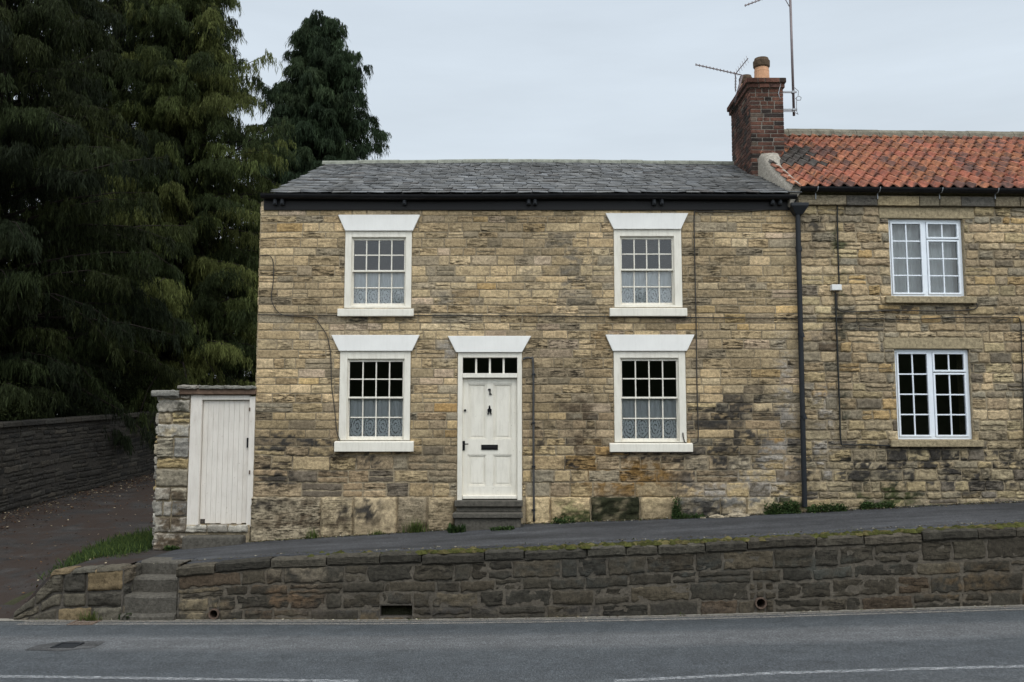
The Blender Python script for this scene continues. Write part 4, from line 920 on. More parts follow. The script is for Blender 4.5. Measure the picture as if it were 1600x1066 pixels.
# coping stones, every one its own length
mb = MB(); x = xs0 - .03; PAL_C = [(3, (.060, .053, .040)), (2, (.045, .040, .031)), (1, (.078, .067, .05)), (.25, (.15, .13, .095))]
while x < xs1:
    w = R.uniform(.42, .95); x2 = min(x + w, xs1); col = pick(PAL_C, R); fr_ = YW - R.uniform(.035, .065); ht = R.uniform(-.022, .016); nx = max(4, int(w / .06)); vs = []; cs = []
    prof_ = [(.02, -.135), (0, -.115), (0, -.03), (.03, -.004), (.2, .004), (.36, -.01), (.38, -.06)]
    for i in range(nx + 1):
        q_ = i / nx; xx = x + .008 + (x2 - x - .016) * q_; en = .02 if i in (0, nx) else 0
        for (py_, pz_) in prof_:
            yy = fr_ + py_ + en + .014 * nz(xx, pz_, 2, 9); zz = interp(ZW, xx) + pz_ + ht + .012 * nz(xx, py_ * 3, 7, 8) - en * .6
            vs.append((xx, yy, zz)); k = 1 + .25 * nz(xx, py_, pz_, 6); cs.append(tuple(c * k for c in col))
    m_ = len(prof_); mb.add(vs, [(i*m_+k, (i+1)*m_+k, (i+1)*m_+k+1, i*m_+k+1) for i in range(nx) for k in range(m_-1)] + [tuple(range(m_)), tuple(range(nx*m_, (nx+1)*m_))[::-1]], cs); x = x2
mb.build('coping', M['dark_stone'], rw)
# moss cushions along the back of the coping
mb = MB(); RM = random.Random(5)
for i in range(8000):
    x = RM.uniform(xs0, 12.5); dens = sstep(-3.4, 1.0, x) * (.35 + .65 * sstep(-.1, .35, nz(x, 0, 4, .9)))
    if RM.random() > dens: continue
    y = YW + RM.uniform(.02, .46); r_ = RM.uniform(.015, .06) * RM.choice((.7, 1, 1.3)); z = interp(ZW, x) + .0 + (-.005 if y < YW + .3 else -.02)
    k = RM.uniform(.6, 1.3); col = (.058 * k, .060 * k, .017 * k) if RM.random() < .75 else (.10 * k, .085 * k, .035 * k); n = 6; vs = [(x, y, z + r_ * RM.uniform(.25, .7))]
    for a in range(n): t = 2*math.pi*a/n; q_ = r_ * RM.uniform(.75, 1.25); vs.append((x + q_*.7*math.cos(t), y + q_*.7*math.sin(t), z + r_ * .3))
    for a in range(n): t = 2*math.pi*a/n; q_ = r_ * RM.uniform(.9, 1.3); vs.append((x + q_*math.cos(t), y + q_*math.sin(t), z - .012))
    mb.add(vs, [(0, 1 + a, 1 + (a+1) % n) for a in range(n)] + [(1 + a, 1 + n + a, 1 + n + (a+1) % n, 1 + (a+1) % n) for a in range(n)], col)
o = mb.build('moss', M['moss'], rw, smooth=True); o['kind'] = 'stuff'

# stub of wall left of the steps, tapering down to the lane
xt0, xt1 = P(22, 950, YW)[0], P(193, 900, YW)[0]
sw = thing('stub_wall', ((xt0 + xt1) / 2, YW, 0), 'short tapering rubble wall between the lane and the stone steps', 'wall')
TT = [(xt0, P(20, 957, YW)[1]), (P(55, 930, YW)[0], P(55, 930, YW)[1]), (P(85, 893, YW)[0], P(85, 893, YW)[1]), (xt1, P(193, 886, YW)[1])]
zmS = lambda x, v: zr(x) - .05 + v * (interp(TT, x) - zr(x) + .05)
mb = MB(); PAL_S = [(3, (.10, .088, .066)), (3, (.07, .063, .05)), (1, (.17, .125, .07)), (1, (.12, .10, .072))]
masonry(mb, lambda x, y, z: (x, YW + y, z), xt0, xt1, 0, 1, (.24, .34), (.25, .5), lambda x, z: PAL_S, R, zmap=zmS, depth=.06, rough=.03, joint=.03, edge=.05, res=.032, jag=.016)
ZR_ = lambda x, v: .0 + v
masonry(mb, lambda x, y, z: (xt1 - y, YW + x, z), 0, .6, zr(xt1) - .05, interp(TT, xt1), (.18, .26), (.2, .35), lambda x, z: PAL_S, R, depth=.05, rough=.025, joint=.03, edge=.05)
mb.build('rubble_face', M['dark_stone'], sw, smooth=True)
mb = MB(); xs_ = lin(xt0, xt1, 20)
for a, b in zip(xs_, xs_[1:]):
    mb.add([(a, YW, zr(a) - .1), (b, YW, zr(b) - .1), (b, YW, interp(TT, b) - .02), (a, YW, interp(TT, a) - .02), (a, YW + .32, interp(TT, a) - .03), (b, YW + .32, interp(TT, b) - .03)], [(0, 1, 2, 3), (3, 2, 5, 4)])
mb.add([(xt1, YW, zr(xt1) - .1), (xt1, YW + .7, zr(xt1) - .1), (xt1, YW + .7, interp(TT, xt1) - .02), (xt1, YW, interp(TT, xt1) - .02)], [(0, 1, 2, 3)])
mb.build('core', M['dark_mortar'], sw)
mb = MB(); x = P(80, 893, YW)[0]
while x < xt1:
    w = R.uniform(.25, .5); x2 = min(x + w, xt1 + .02); one_stone(mb, lambda X, y, z: (X, YW + .14 - (z - 5) * 1.0, interp(TT, X) - y * 1.0 - .02), x + .01, x2 - .01, 4.8, 5.19, pick(PAL_S, R), R, .04, .045, .02, None, lambda a, v: v, .04); x = x2
mb.build('coping', M['dark_stone'], sw, smooth=True)

# stone steps from the road to the pavement
sx0, sx1 = xt1 + .005, xs0 - .01
stp = thing('stone_steps', ((sx0 + sx1) / 2, YW + .3, 0), 'worn stone steps climbing from the road to the pavement', 'steps')
zs_ = [P(240, 960, YW - .08)[1], P(240, 930, YW + .02)[1], P(240, 902, YW + .3)[1], P(240, 876, YW + .6)[1]]; yy_ = [YW - .08, YW + .02, YW + .30, YW + .60]
for i in range(4):
    mb = MB(); y2 = yy_[i + 1] + .05 if i < 3 else YW + 1.1; nx = 14; vs = []
    pr_ = [(yy_[i] + .012, (zs_[i-1] if i else -.1) - .03), (yy_[i], zs_[i] - .03), (yy_[i] + .018, zs_[i] - .004), (yy_[i] + .06, zs_[i]), (y2, zs_[i] + .006 if i < 3 else zp(-5, y2) + .006)]
    for k in range(nx + 1):
        x = sx0 + (sx1 + (.12 if i == 3 else 0) - sx0) * k / nx
        for (y, z) in pr_: vs.append((x, y + .008 * nz(x, z, i, 7), z - .012 * math.exp(-((k / nx - .5) / .3) ** 2) + .006 * nz(x, y, i, 8)))
    mb.add(vs, [(k*5+j, (k+1)*5+j, (k+1)*5+j+1, k*5+j+1) for k in range(nx) for j in range(4)] + [(0, 1, 2, 3, 4), tuple(range(nx*5+4, nx*5-1, -1))]); mb.build('step', M['concrete'], stp)

# ------------------------------------------------------------------ gate and its pillar beside the house
yg = .02; gp0, gp1 = P(245, 700, yg)[0], P(296, 700, yg)[0]; gzt = P(300, 616, yg)[1]
gw = thing('gate_pillar', ((gp0 + gp1) / 2, .2, .6), 'pale rough stone pillar with slab coping beside the white garden gate', 'pillar')
PAL_G = [(4, (.38, .345, .285)), (2, (.33, .28, .20)), (2, (.27, .245, .205)), (.6, (.38, .29, .15)), (.7, (.19, .165, .13))]
mb = MB(); kg = dict(depth=.055, rough=.034, joint=.018, edge=.035, res=.026, jag=.022, split=.12)
ST_G = Stain([(285, 645, 10, 20, .9, (.06, .055, .04)), (270, 670, 22, 14, .5, (.36, .26, .11)), (270, 800, 22, 40, .4, BRN), (270, 850, 30, 12, .5, BRN)], lambda a, b: P(a, b, yg))
masonry(mb, lambda x, y, z: (x, yg + y, z), gp0, gp1, .55, gzt, (.13, .34), (.22, .5), lambda x, z: PAL_G, R, stain=ST_G, **kg)
masonry(mb, lambda x, y, z: (gp0 + y, yg + .45 - x, z), 0, .45, .55, gzt, (.12, .24), (.25, .45), lambda x, z: PAL_G, R, **kg)
# rubble sill under the gate
gx1 = P(389, 830, yg)[0]; gsz = P(340, 819, yg)[1]
masonry(mb, lambda x, y, z: (x, yg - .04 + y, z), gp1, gx1, gsz - .14, gsz, (1, 1), (.25, .42), lambda x, z: PAL_G, R, **{**kg, 'depth': .07})
mb.build('rubble_stone', M['stone'], gw, smooth=True)
mb = MB(); mb.box(gp0 + .02, gp1, yg + .004, yg + .45, .4, gzt); mb.box(gp1, gx1 + .02, yg - .036, yg + .3, .4, gsz - .01); mb.build('core', M['mortar'], gw)
mb = MB(); gs = P(285, 838, -.25); ge = P(378, 838, -.25); mb.box(gs[0], ge[0], -.28, yg - .0, .45, gs[1]); mb.build('gate_step', M['concrete'], gw, bevel=.03)
mb = MB(); ca, cb = P(238, 610, -.05)[0], P(397, 610, -.05)[0]; x = ca
zc0, zc1 = P(300, 616, -.07)[1], P(300, 606, -.07)[1]
for x, x2, h_, cl in ((ca, ca + .45, .11, (.20, .19, .165)), (ca + .42, ca + .75, .05, (.22, .20, .17)), (ca + .78, ca + 1.2, .05, (.2, .19, .16)), (ca + 1.2, cb + .03, .045, (.2, .19, .16))):
    zb_ = zc0 - (.02 if x == ca else -.10)
    one_stone(mb, lambda X, y, z: (X, -.1 + (z - 5), zb_ + h_ * .4 - y), x, x2, 5, 5.6, cl, R, .05, h_ * .6, .022, None, lambda a, v: v, .05, .02)
    one_stone(mb, lambda X, y, z: (X, -.1 + y, z), x, x2, zb_ - .02, zb_ + h_ * .75, cl, R, .03, .03, .015, None, lambda a, v: v, .04, .02)
mb.build('coping', M['stone'], gw, smooth=True)
MB().box(ca + .44, cb + .03, -.07, .35, zc0 - .004, zc0 + .085).build('lintel_slab', M['timber'], gw, bevel=.012)
gate = thing('garden_gate', ((gp1 + x_l) / 2, .05, gsz), 'weathered white boarded garden gate in a wooden frame beside the house', 'gate')
ga, gb = rect(298, 313, 620, 818, .0), rect(387.5, 396.5, 624, 822, .0); gtop = zc0 - .006
MB().box(gp1 + .005, ga[1], -.01, .12, gsz - .02, gtop).build('post', M['gate_white'], gate, bevel=.006)
MB().box(gb[0], gb[1], -.01, .12, gsz - .04, gtop - .03).build('post', M['gate_white'], gate, bevel=.006)
zh = P(340, 625, 0)[1]; MB().box(ga[1], gb[0], -.005, .12, zh, gtop - .01).build('head_rail', M['gate_white'], gate, bevel=.006)
mb = MB(); nb_ = 9; bw = (gb[0] - ga[1] - .012) / nb_
for i in range(nb_):
    x = ga[1] + .006 + i * bw; zb_ = P(340, 818, .05)[1] + (R.uniform(-.01, .015)); 
    if i == 0: zb_ += .06
    mb.box(x + .0012, x + bw - .0012, .05 + R.uniform(-.002, .002), .075, zb_, zh - .008)
mb.box(ga[1] + .01, gb[0] - .01, .076, .10, gsz + .25, gsz + .37); mb.box(ga[1] + .01, gb[0] - .01, .076, .10, zh - .4, zh - .28)
mb.build('board_panel', M['gate_white'], gate, bevel=.003)
a, z = P(387.5, 692, .03); MB().box(a - .02, a + .012, .02, .055, z - .08, z + .08).build('latch', M['black'], gate)
for r_ in (738, 640): 
    a, z = P(388.5, r_, .0); MB().tube([(a + .02, -.02, z - .03), (a + .02, -.02, z + .03)], .012, 8).build('hinge', M['rust'], gate)

# ------------------------------------------------------------------ wall of the lane, in the shade of the trees
LWP = [(-11.7, -1.2), (-10.75, 4.25), (-9.95, 10.3), (-9.7, 13.0)]
lw = thing('lane_wall', (-10.5, 5, .9), 'tall shaded grey stone wall running up the left side of the lane', 'wall')
seg = [math.dist(a, b) for a, b in zip(LWP, LWP[1:])]; cum = [0]
for s in seg: cum.append(cum[-1] + s)
def lwp(s):
    for i in range(len(seg)):
        if s <= cum[i+1] or i == len(seg) - 1:
            t = (s - cum[i]) / seg[i]; a, b = Vector(LWP[i]), Vector(LWP[i+1]); return a + (b - a) * t, (b - a).normalized()
LWH = [(0, 2.45), (cum[1], 2.72), (cum[2], 3.12), (cum[3], 3.35)]
def Tl(s, y, z):
    p, d = lwp(s); q_ = p + Vector((d.y, -d.x)) * (-y); return (q_.x, q_.y, z)
lzb = lambda s: gz(lwp(s)[0].x + .3, lwp(s)[0].y) - .1
PAL_L = [(3, (.034, .031, .026)), (2, (.026, .024, .021)), (1, (.046, .041, .033))]  # stone colours darkened to stand in for the shade of the trees
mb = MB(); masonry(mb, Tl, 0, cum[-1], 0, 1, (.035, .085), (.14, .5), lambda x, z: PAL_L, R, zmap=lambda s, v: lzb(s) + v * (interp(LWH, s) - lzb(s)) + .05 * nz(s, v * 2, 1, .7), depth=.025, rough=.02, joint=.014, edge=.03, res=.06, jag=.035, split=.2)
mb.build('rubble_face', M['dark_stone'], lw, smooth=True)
mb = MB(); ss = lin(0, cum[-1], 40)
for a, b in zip(ss, ss[1:]):
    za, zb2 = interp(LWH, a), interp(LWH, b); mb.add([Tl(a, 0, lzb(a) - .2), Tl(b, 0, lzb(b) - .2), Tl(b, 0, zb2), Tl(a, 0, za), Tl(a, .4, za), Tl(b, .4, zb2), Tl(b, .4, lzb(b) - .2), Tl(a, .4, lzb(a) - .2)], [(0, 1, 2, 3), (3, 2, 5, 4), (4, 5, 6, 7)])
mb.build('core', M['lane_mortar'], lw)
mb = MB(); s = 0
while s < cum[-1] - .1:
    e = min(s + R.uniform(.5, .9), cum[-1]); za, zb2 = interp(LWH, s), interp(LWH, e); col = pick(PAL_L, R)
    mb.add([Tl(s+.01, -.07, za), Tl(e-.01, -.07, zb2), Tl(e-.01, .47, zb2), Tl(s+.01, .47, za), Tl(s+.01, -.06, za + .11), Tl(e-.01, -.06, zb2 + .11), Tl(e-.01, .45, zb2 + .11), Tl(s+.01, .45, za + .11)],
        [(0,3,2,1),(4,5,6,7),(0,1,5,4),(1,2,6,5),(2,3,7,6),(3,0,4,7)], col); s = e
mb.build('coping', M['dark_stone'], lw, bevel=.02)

# ------------------------------------------------------------------ trees
def np_mesh(name, V, Fq, Ccol, mat, parent):
    me = bpy.data.meshes.new(name); nq = len(Fq); c = V.mean(0)
    me.vertices.add(len(V)); me.vertices.foreach_set('co', (V - c).astype(np.float32).ravel())
    me.loops.add(nq * 4); me.loops.foreach_set('vertex_index', Fq.ravel().astype(np.int32))
    me.polygons.add(nq); me.polygons.foreach_set('loop_start', np.arange(0, nq * 4, 4, dtype=np.int32))
    me.update(calc_edges=True)
    at = me.color_attributes.new('Col', 'FLOAT_COLOR', 'POINT'); at.data.foreach_set('color', np.c_[Ccol, np.ones(len(Ccol))].astype(np.float32).ravel())
    me.materials.append(mat); o = bpy.data.objects.new(name, me); C.objects.link(o); wl = Vector(c.tolist()); WL[o.name] = wl
    if parent: o.parent = parent; o.location = wl - WL[parent.name]
    else: o.location = wl
    return o
def leaf_quads(p, d, side, ln_, wd):
    """diamond leaves: base p, direction d, width direction side"""
    n = len(p); V = np.empty((n, 4, 3)); V[:, 0] = p; V[:, 2] = p + d * ln_[:, None]
    m = p + d * (ln_ * .42)[:, None]; V[:, 1] = m + side * (wd / 2)[:, None]; V[:, 3] = m - side * (wd / 2)[:, None]
    return V.reshape(-1, 3), np.arange(n * 4).reshape(n, 4)
def unit(a): return a / np.maximum(1e-9, np.linalg.norm(a, axis=1))[:, None]
def conifer(name, label, base, H, Rm, pw, h0, nl, cols, seed, hang=1.0, per=60, lw_=1.0, cull=None):
    g = np.random.default_rng(seed); t = thing(name, base, label, 'tree', 'conifers behind the lane and the house')
    B = np.array(base); mb = MB(); zt = [0, .12, .3, .5, .75, 1]
    mb.tube([(base[0] + .12 * math.sin(k * 5 + seed), base[1] + .1 * math.cos(k * 4), base[2] - .3 + k * H) for k in zt], [Rm * .085 * (1 - k) ** .8 + .02 for k in zt], 12)
    mb.build('trunk', M['bark'], t, smooth=True)
    br = MB(); Vs = []; Cs = []; nV = 0
    LP = []; LD = []; LS = []; LL = []; LW = []; LC = []
    for i in range(nl):
        q_ = (i + g.uniform(0, 1)) / nl; hh = h0 + (1 - h0) * q_ ** 1.15; az = i * 2.39996 + g.uniform(-.5, .5)
        prof_ = (1 - hh) ** pw * min(1, .55 + (hh - h0) * 3.0)
        Lr = Rm * prof_ * g.uniform(.6, 1.08) * (1 + .22 * math.sin(az * 2 + hh * 11 + seed)) + .2
        dirh = np.array([math.cos(az), math.sin(az), 0]); up = g.uniform(.05, .75); dr = g.uniform(.2, .75) * (1.2 - hh)
        s = np.linspace(0, 1, 9); crv = B + np.outer(s * Lr, dirh); crv[:, 2] += hh * H + Lr * (up * s - dr * s ** 2.2)
        tip = hh > .93
        br.tube([tuple(p) for p in crv[::2]], [max(.004, .011 * Lr * (1 - .9 * k)) for k in s[::2]], 5, cap=False)
        # sprays along the limb
        lc = cols[g.integers(len(cols))] * g.uniform(.75, 1.3)
        ns = int(per * (Lr / Rm + .25)); u = g.uniform(.08, 1.0, ns) ** .8
        base_p = np.stack([np.interp(u, s, crv[:, k]) for k in range(3)], 1)
        sd = np.where(g.random(ns) < .5, -1.0, 1.0); perp = np.array([-dirh[1], dirh[0], 0])
        sdir = np.outer(sd * g.uniform(.5, 1.0, ns), perp) + dirh * g.uniform(.2, .9, (ns, 1)); sdir[:, 2] += g.uniform(-.15, .35, ns); sdir = unit(sdir)
        sl_ = g.uniform(.25, .75, ns) * (.6 + .5 * Lr / Rm) * (1.15 - .6 * u) * (Rm / 4.2) ** .5
        for k in range(12):
            a = g.uniform(.1, 1, ns); root = base_p + sdir * (sl_ * a)[:, None]; root[:, 2] -= .35 * sl_ * a ** 2
            hl = g.uniform(.10, .46, ns) * hang * (.5 + .6 * a); sway = sdir * g.uniform(.0, .35, (ns, 1)) + g.normal(0, .12, (ns, 3)); sway[:, 2] = 0
            kc = g.uniform(.6, 1.4, (ns, 1))
            for j in range(4):
                f_ = j / 4; p = root + sway * (hl * f_)[:, None] + g.normal(0, .010, (ns, 3)); p[:, 2] -= hl * f_
                d = sway * .8 + g.normal(0, .20, (ns, 3)); d[:, 2] -= 1.0; d = unit(d)
                LP.append(p); LD.append(d); LS.append(unit(np.cross(d, g.normal(0, 1, (ns, 3))))); LL.append((hl * .42 + .05) * g.uniform(.7, 1.2, ns) * lw_); LW.append(g.uniform(.014, .028, ns) * lw_)
                LC.append(lc[None, :] * kc * g.uniform(.8, 1.2, (ns, 1)))
    p, d, sdd, l_, w_, c_ = map(np.concatenate, (LP, LD, LS, LL, LW, LC))
    V, Fq = leaf_quads(p, d, sdd, l_, w_)
    br.build('branch', M['bark'], t)
    np_mesh('crown', V, Fq, np.repeat(c_, 4, 0), M['leaf'], t)
    return t
YG = [np.array(c) for c in ((.060, .074, .023), (.040, .053, .018), (.092, .104, .032), (.028, .038, .014))]
DG = [np.array(c) for c in ((.020, .026, .010), (.029, .036, .012), (.014, .019, .009))]
BG = [np.array(c) for c in ((.030, .047, .023), (.040, .058, .028), (.022, .035, .018))]
conifer('conifer_tree', 'olive green conifer with drooping sprays overhanging the left end of the house', (-10.6, 14.3, 2.0), 19, 5.7, .90, .05, 600, YG, 3, 1.0, 44)
conifer('conifer_tree', 'dark conifer at the left edge of the picture overhanging the lane wall', (-12.9, 7.4, 1.2), 17.5, 4.9, .55, .05, 400, DG + YG[3:], 4, 1.0, 44)
conifer('conifer_tree', 'tall dark conifer standing between the two nearer olive conifers', (-13.6, 16.0, 2.0), 21, 5.2, .5, .04, 340, DG + YG[1:2], 5, 1.0, 44, 1.25)
conifer('conifer_tree', 'blue green conifer with a pointed top rising behind the slate roof', (-7.9, 22.0, 2.3), 17.4, 4.3, .55, .12, 520, BG, 6, 1.15, 42, 1.25)
conifer('conifer_tree', 'dark conifer far behind the lane wall, filling the gap at the left edge', (-21.0, 19.0, 2.0), 19, 5.8, .45, .03, 260, DG, 9, 1.0, 40, 1.6)
def shrub(name, label, base, rx, ry, rzz, n, cols, seed, ls=.07, cat='shrub', group=None):
    g = np.random.default_rng(seed); t = thing(name, base, label, cat, group); u = unit(g.normal(0, 1, (n, 3))); r = g.uniform(.35, 1, (n, 1)) ** .5
    lump = 1 + .25 * np.sin(u[:, :1] * 5 + seed) * np.cos(u[:, 1:2] * 6)
    p = np.array(base) + u * r * lump * np.array([rx, ry, rzz]); p[:, 2] += rzz * .75; p = p[p[:, 2] > base[2]]; n = len(p)
    d = unit(g.normal(0, 1, (n, 3)) + np.array([0, 0, -.2])); s = unit(np.cross(d, g.normal(0, 1, (n, 3)))); c = np.array(cols)[g.integers(len(cols), size=n)] * g.uniform(.6, 1.4, (n, 1))
    V, Fq = leaf_quads(p, d, s, g.uniform(.7, 1.5, n) * ls, g.uniform(.35, .7, n) * ls); np_mesh('foliage', V, Fq, np.repeat(c, 4, 0), M['leaf'], t)
    mb = MB()
    for k in range(6): a = k * 1.05 + seed; mb.tube([tuple(base), (base[0] + .4 * rx * math.cos(a), base[1] + .4 * ry * math.sin(a), base[2] + rzz * .9)], [.03, .008], 5)
    mb.build('stem', M['bark'], t); return t
shrub('shrub', 'dark ivy covered shrub behind the lane wall at the left edge', (-12.2, 5.8, 1.6), 1.3, 2.2, 1.5, 16000, [(.03, .04, .016), (.04, .05, .018)], 21)
shrub('shrub', 'dark shrub behind the lane wall below the conifers near the pillar', (-11.2, 11.5, 2.0), 1.3, 2.2, 1.5, 16000, [(.025, .033, .014), (.035, .042, .016)], 22)
shrub('sapling', 'bright green leafy sapling catching light at the left edge', (-11.3, 4.0, 2.9), .5, .5, 1.0, 420, [(.16, .20, .04), (.10, .15, .035)], 23, .085, 'sapling')

# ------------------------------------------------------------------ weeds, grass, fallen leaves
def tuft(label, x, y, h, n, seed, cols, spread=.1, broad=False, name='grass_tuft', group='weeds along the foot of the walls', z=None):
    g = np.random.default_rng(seed); zb = (zp(x, y) if z is None else z) - .01
    p = np.stack([x + g.normal(0, spread, n), y + g.normal(0, spread * .35, n), np.full(n, zb)], 1); Vs = []; c = np.array(cols)[g.integers(len(cols), size=n)] * g.uniform(.65, 1.4, (n, 1)); mb = MB()
    for i in range(n):
        az = g.uniform(0, 6.28); ln_ = h * g.uniform(.5, 1.15); lean = g.uniform(.1, .9); w = (.028 if broad else .006) * g.uniform(.7, 1.4); q0 = Vector(p[i]); dh_ = Vector((math.cos(az), math.sin(az) * .6 - .25, 0)); sd = Vector((-dh_.y, dh_.x, 0)).normalized(); vs = []
        for k in range(5):
            t = k / 4; pos = q0 + dh_ * (lean * ln_ * t ** 1.6) + Vector((0, 0, ln_ * (t - .45 * lean * t * t))); ww = w * ((math.sin(math.pi * (.15 + .85 * t)) if broad else 1 - t * .95)); vs += [pos - sd * ww, pos + sd * ww]
        mb.add(vs, [(2*k, 2*k+1, 2*k+3, 2*k+2) for k in range(4)], c[i])
    o = mb.build(name, M['leaf']); return tag(o, label, 'weed', group)
def clump(label, x, y, rx, h, n, seed, cols, ls=.035):
    g = np.random.default_rng(seed); n = int(n * 1.7); m = max(3, int(rx / .05)); cx_ = g.uniform(-rx, rx, m); ch_ = g.uniform(.35, 1, m) * h
    i = g.integers(m, size=n); px_ = np.where(g.random(n) < .5, x + g.uniform(-rx, rx, n), x + cx_[i] + g.normal(0, .035, n)); py_ = y + g.normal(0, .035, n) - .02; pz_ = np.array([zp(a, b) for a, b in zip(px_, py_)]) + ch_[i] * g.uniform(0, 1, n) ** 1.5
    p = np.stack([px_, py_, pz_], 1); d = unit(np.stack([g.normal(0, 1, n), g.normal(-.4, .7, n), g.normal(.25, .6, n)], 1)); s_ = unit(np.cross(d, g.normal(0, 1, (n, 3)))); c = np.array(cols)[g.integers(len(cols), size=n)] * g.uniform(.5, 1.5, (n, 1))
    V, Fq = leaf_quads(p, d, s_, g.uniform(.6, 1.5, n) * ls, g.uniform(.4, .8, n) * ls); return tag(np_mesh('weed_plant', V, Fq, np.repeat(c, 4, 0), M['leaf'], None), label, 'weed', 'weeds along the foot of the walls')
GR = [(.10, .135, .035), (.075, .11, .03), (.14, .16, .06)]; GD = [(.045, .075, .025), (.06, .09, .03), (.035, .06, .022)]
def fx(px_, py_): return P(px_, py_, -.12)[0]
tuft('grass tuft at the foot of the house under the left cable', fx(489, 830), -.12, .20, 90, 1, GR, .07)
tuft('low sparse grass tuft midway between the gate and the front door', fx(590, 828), -.12, .10, 90, 2, GR, .055)
tuft('largest and tallest grass tuft, left of the front door', fx(650, 824), -.13, .26, 190, 3, GR, .085)
tuft('broad leaved green weed beside the front door step', fx(716, 822), -.5, .17, 26, 4, GD, .06, True, 'broadleaf_plant')
clump('low green weeds under the front door step', fx(785, 800), -.52, 0.18, 0.07, 260, 5, GD)
clump('small green weed at the plinth right of the thin pipe', fx(880, 800), -.11, 0.18, 0.09, 260, 6, GD)
clump('upright dark weed growing up a plinth joint', fx(1056, 800), -.09, 0.05, 0.36, 420, 7, GD)
clump('low weeds at the foot of the upright plinth weed', fx(1075, 800), -.11, 0.22, 0.07, 240, 8, GD)
clump('bushy dark green weeds left of the black downpipe foot', fx(1222, 800), -.11, 0.28, 0.19, 1300, 9, GD)
clump('bushy dark green weeds right of the black downpipe foot', fx(1290, 800), -.11, 0.30, 0.12, 1000, 10, GD)
clump('small green weeds under the pantiled house window', fx(1375, 800), -.05, 0.26, 0.11, 700, 11, GD)
tuft('grass tuft at the foot of the stub wall by the road', P(142, 960, YW - .06)[0], YW - .09, .17, 110, 12, GR, .07, z=zr(-5.9))
tuft('small green weed in the corner of the stone steps', P(200, 955, YW - .02)[0], YW - .04, 0.12, 50, 13, GD, .03, True, 'broadleaf_plant', z=zr(-5.4))
tuft('green weed at the foot of the gate pillar', P(268, 853, -.1)[0], -.1, 0.10, 60, 14, GD, .045, True, 'broadleaf_plant')
g = np.random.default_rng(31); n = 9000
px_ = g.normal(-6.45, .32, n); py_ = g.normal(.55, .75, n); ok = (px_ < gp0 - .02) & (px_ > -7.3) & (py_ > -1.2); px_, py_ = px_[ok], py_[ok]; n = len(px_)
pz_ = np.array([gz(a, b) for a, b in zip(px_, py_)]) - .01; p = np.stack([px_, py_, pz_], 1)
d = unit(np.stack([g.normal(0, .45, n), g.normal(-.1, .4, n), np.ones(n)], 1)); s = unit(np.cross(d, g.normal(0, 1, (n, 3)))); c = np.array(GD + GR[:2])[g.integers(5, size=n)] * g.uniform(.6, 1.2, (n, 1))
V, Fq = leaf_quads(p, d, s, g.uniform(.05, .17, n), g.uniform(.008, .02, n)); o = np_mesh('grass', V, Fq, np.repeat(c, 4, 0), M['leaf'], None); o['kind'] = 'stuff'
tag(o, 'patch of green grass and weeds on the lane beside the pillar', 'grass')
# fallen leaves and grit: along the lane wall, at the foot of the house, on the verge
def litter(name, pts, cols, size, seed, label, cat='leaves'):
    g = np.random.default_rng(seed); n = len(pts); p = np.array(pts); d = unit(np.stack([g.normal(0, 1, n), g.normal(0, 1, n), g.normal(0, .25, n)], 1)); up = np.stack([g.normal(0, .3, n), g.normal(0, .3, n), np.ones(n)], 1); s = unit(np.cross(d, up))
    c = np.array(cols)[g.integers(len(cols), size=n)] * g.uniform(.5, 1.5, (n, 1)); V, Fq = leaf_quads(p, d, s, g.uniform(.5, 1.4, n) * size, g.uniform(.35, .8, n) * size); o = np_mesh(name, V, Fq, np.repeat(c, 4, 0), M['leaf'], None); o['kind'] = 'stuff'; return tag(o, label, cat)
pts = []
for i in range(2600):
    s = R.uniform(0, cum[-1]); pp, dd = lwp(s); off = abs(R.gauss(.25, .7)); q_ = pp + Vector((dd.y, -dd.x)) * off; pts.append((q_.x, q_.y, gz(q_.x, q_.y) + R.uniform(.005, .03)))
for i in range(500): x, y = R.uniform(-9, -5.7), R.uniform(-2.2, 7); pts.append((x, y, gz(x, y) + .012)) if x < gp0 - .1 or y < -.2 else None
litter('fallen_leaves', pts, [(.13, .075, .035), (.09, .05, .03), (.3, .25, .17), (.06, .04, .03), (.055, .035, .028)], .055, 41, 'brown fallen leaves scattered over the lane', 'leaves')
pts = []
for i in range(4200):
    x = R.uniform(-4.2, 8.4); y = -.06 - abs(R.gauss(0, .07)); pts.append((x, y, zp(x, y) + .008))
for i in range(700): x = R.uniform(-5, 8); y = YW + .36 + abs(R.gauss(0, .06)); pts.append((x, y, zp(x, y) + .006))
for i in range(350): x = R.uniform(-6.5, 9); y = YW - .05 - abs(R.gauss(0, .03)); pts.append((x, y, zr(x) + .014))
litter('leaf_litter', pts, [(.10, .075, .035), (.2, .16, .10), (.06, .075, .022), (.05, .065, .02), (.06, .04, .025), (.07, .05, .03), (.40, .36, .27)], .032, 42, 'small dead leaves and grit along the foot of the walls', 'litter')
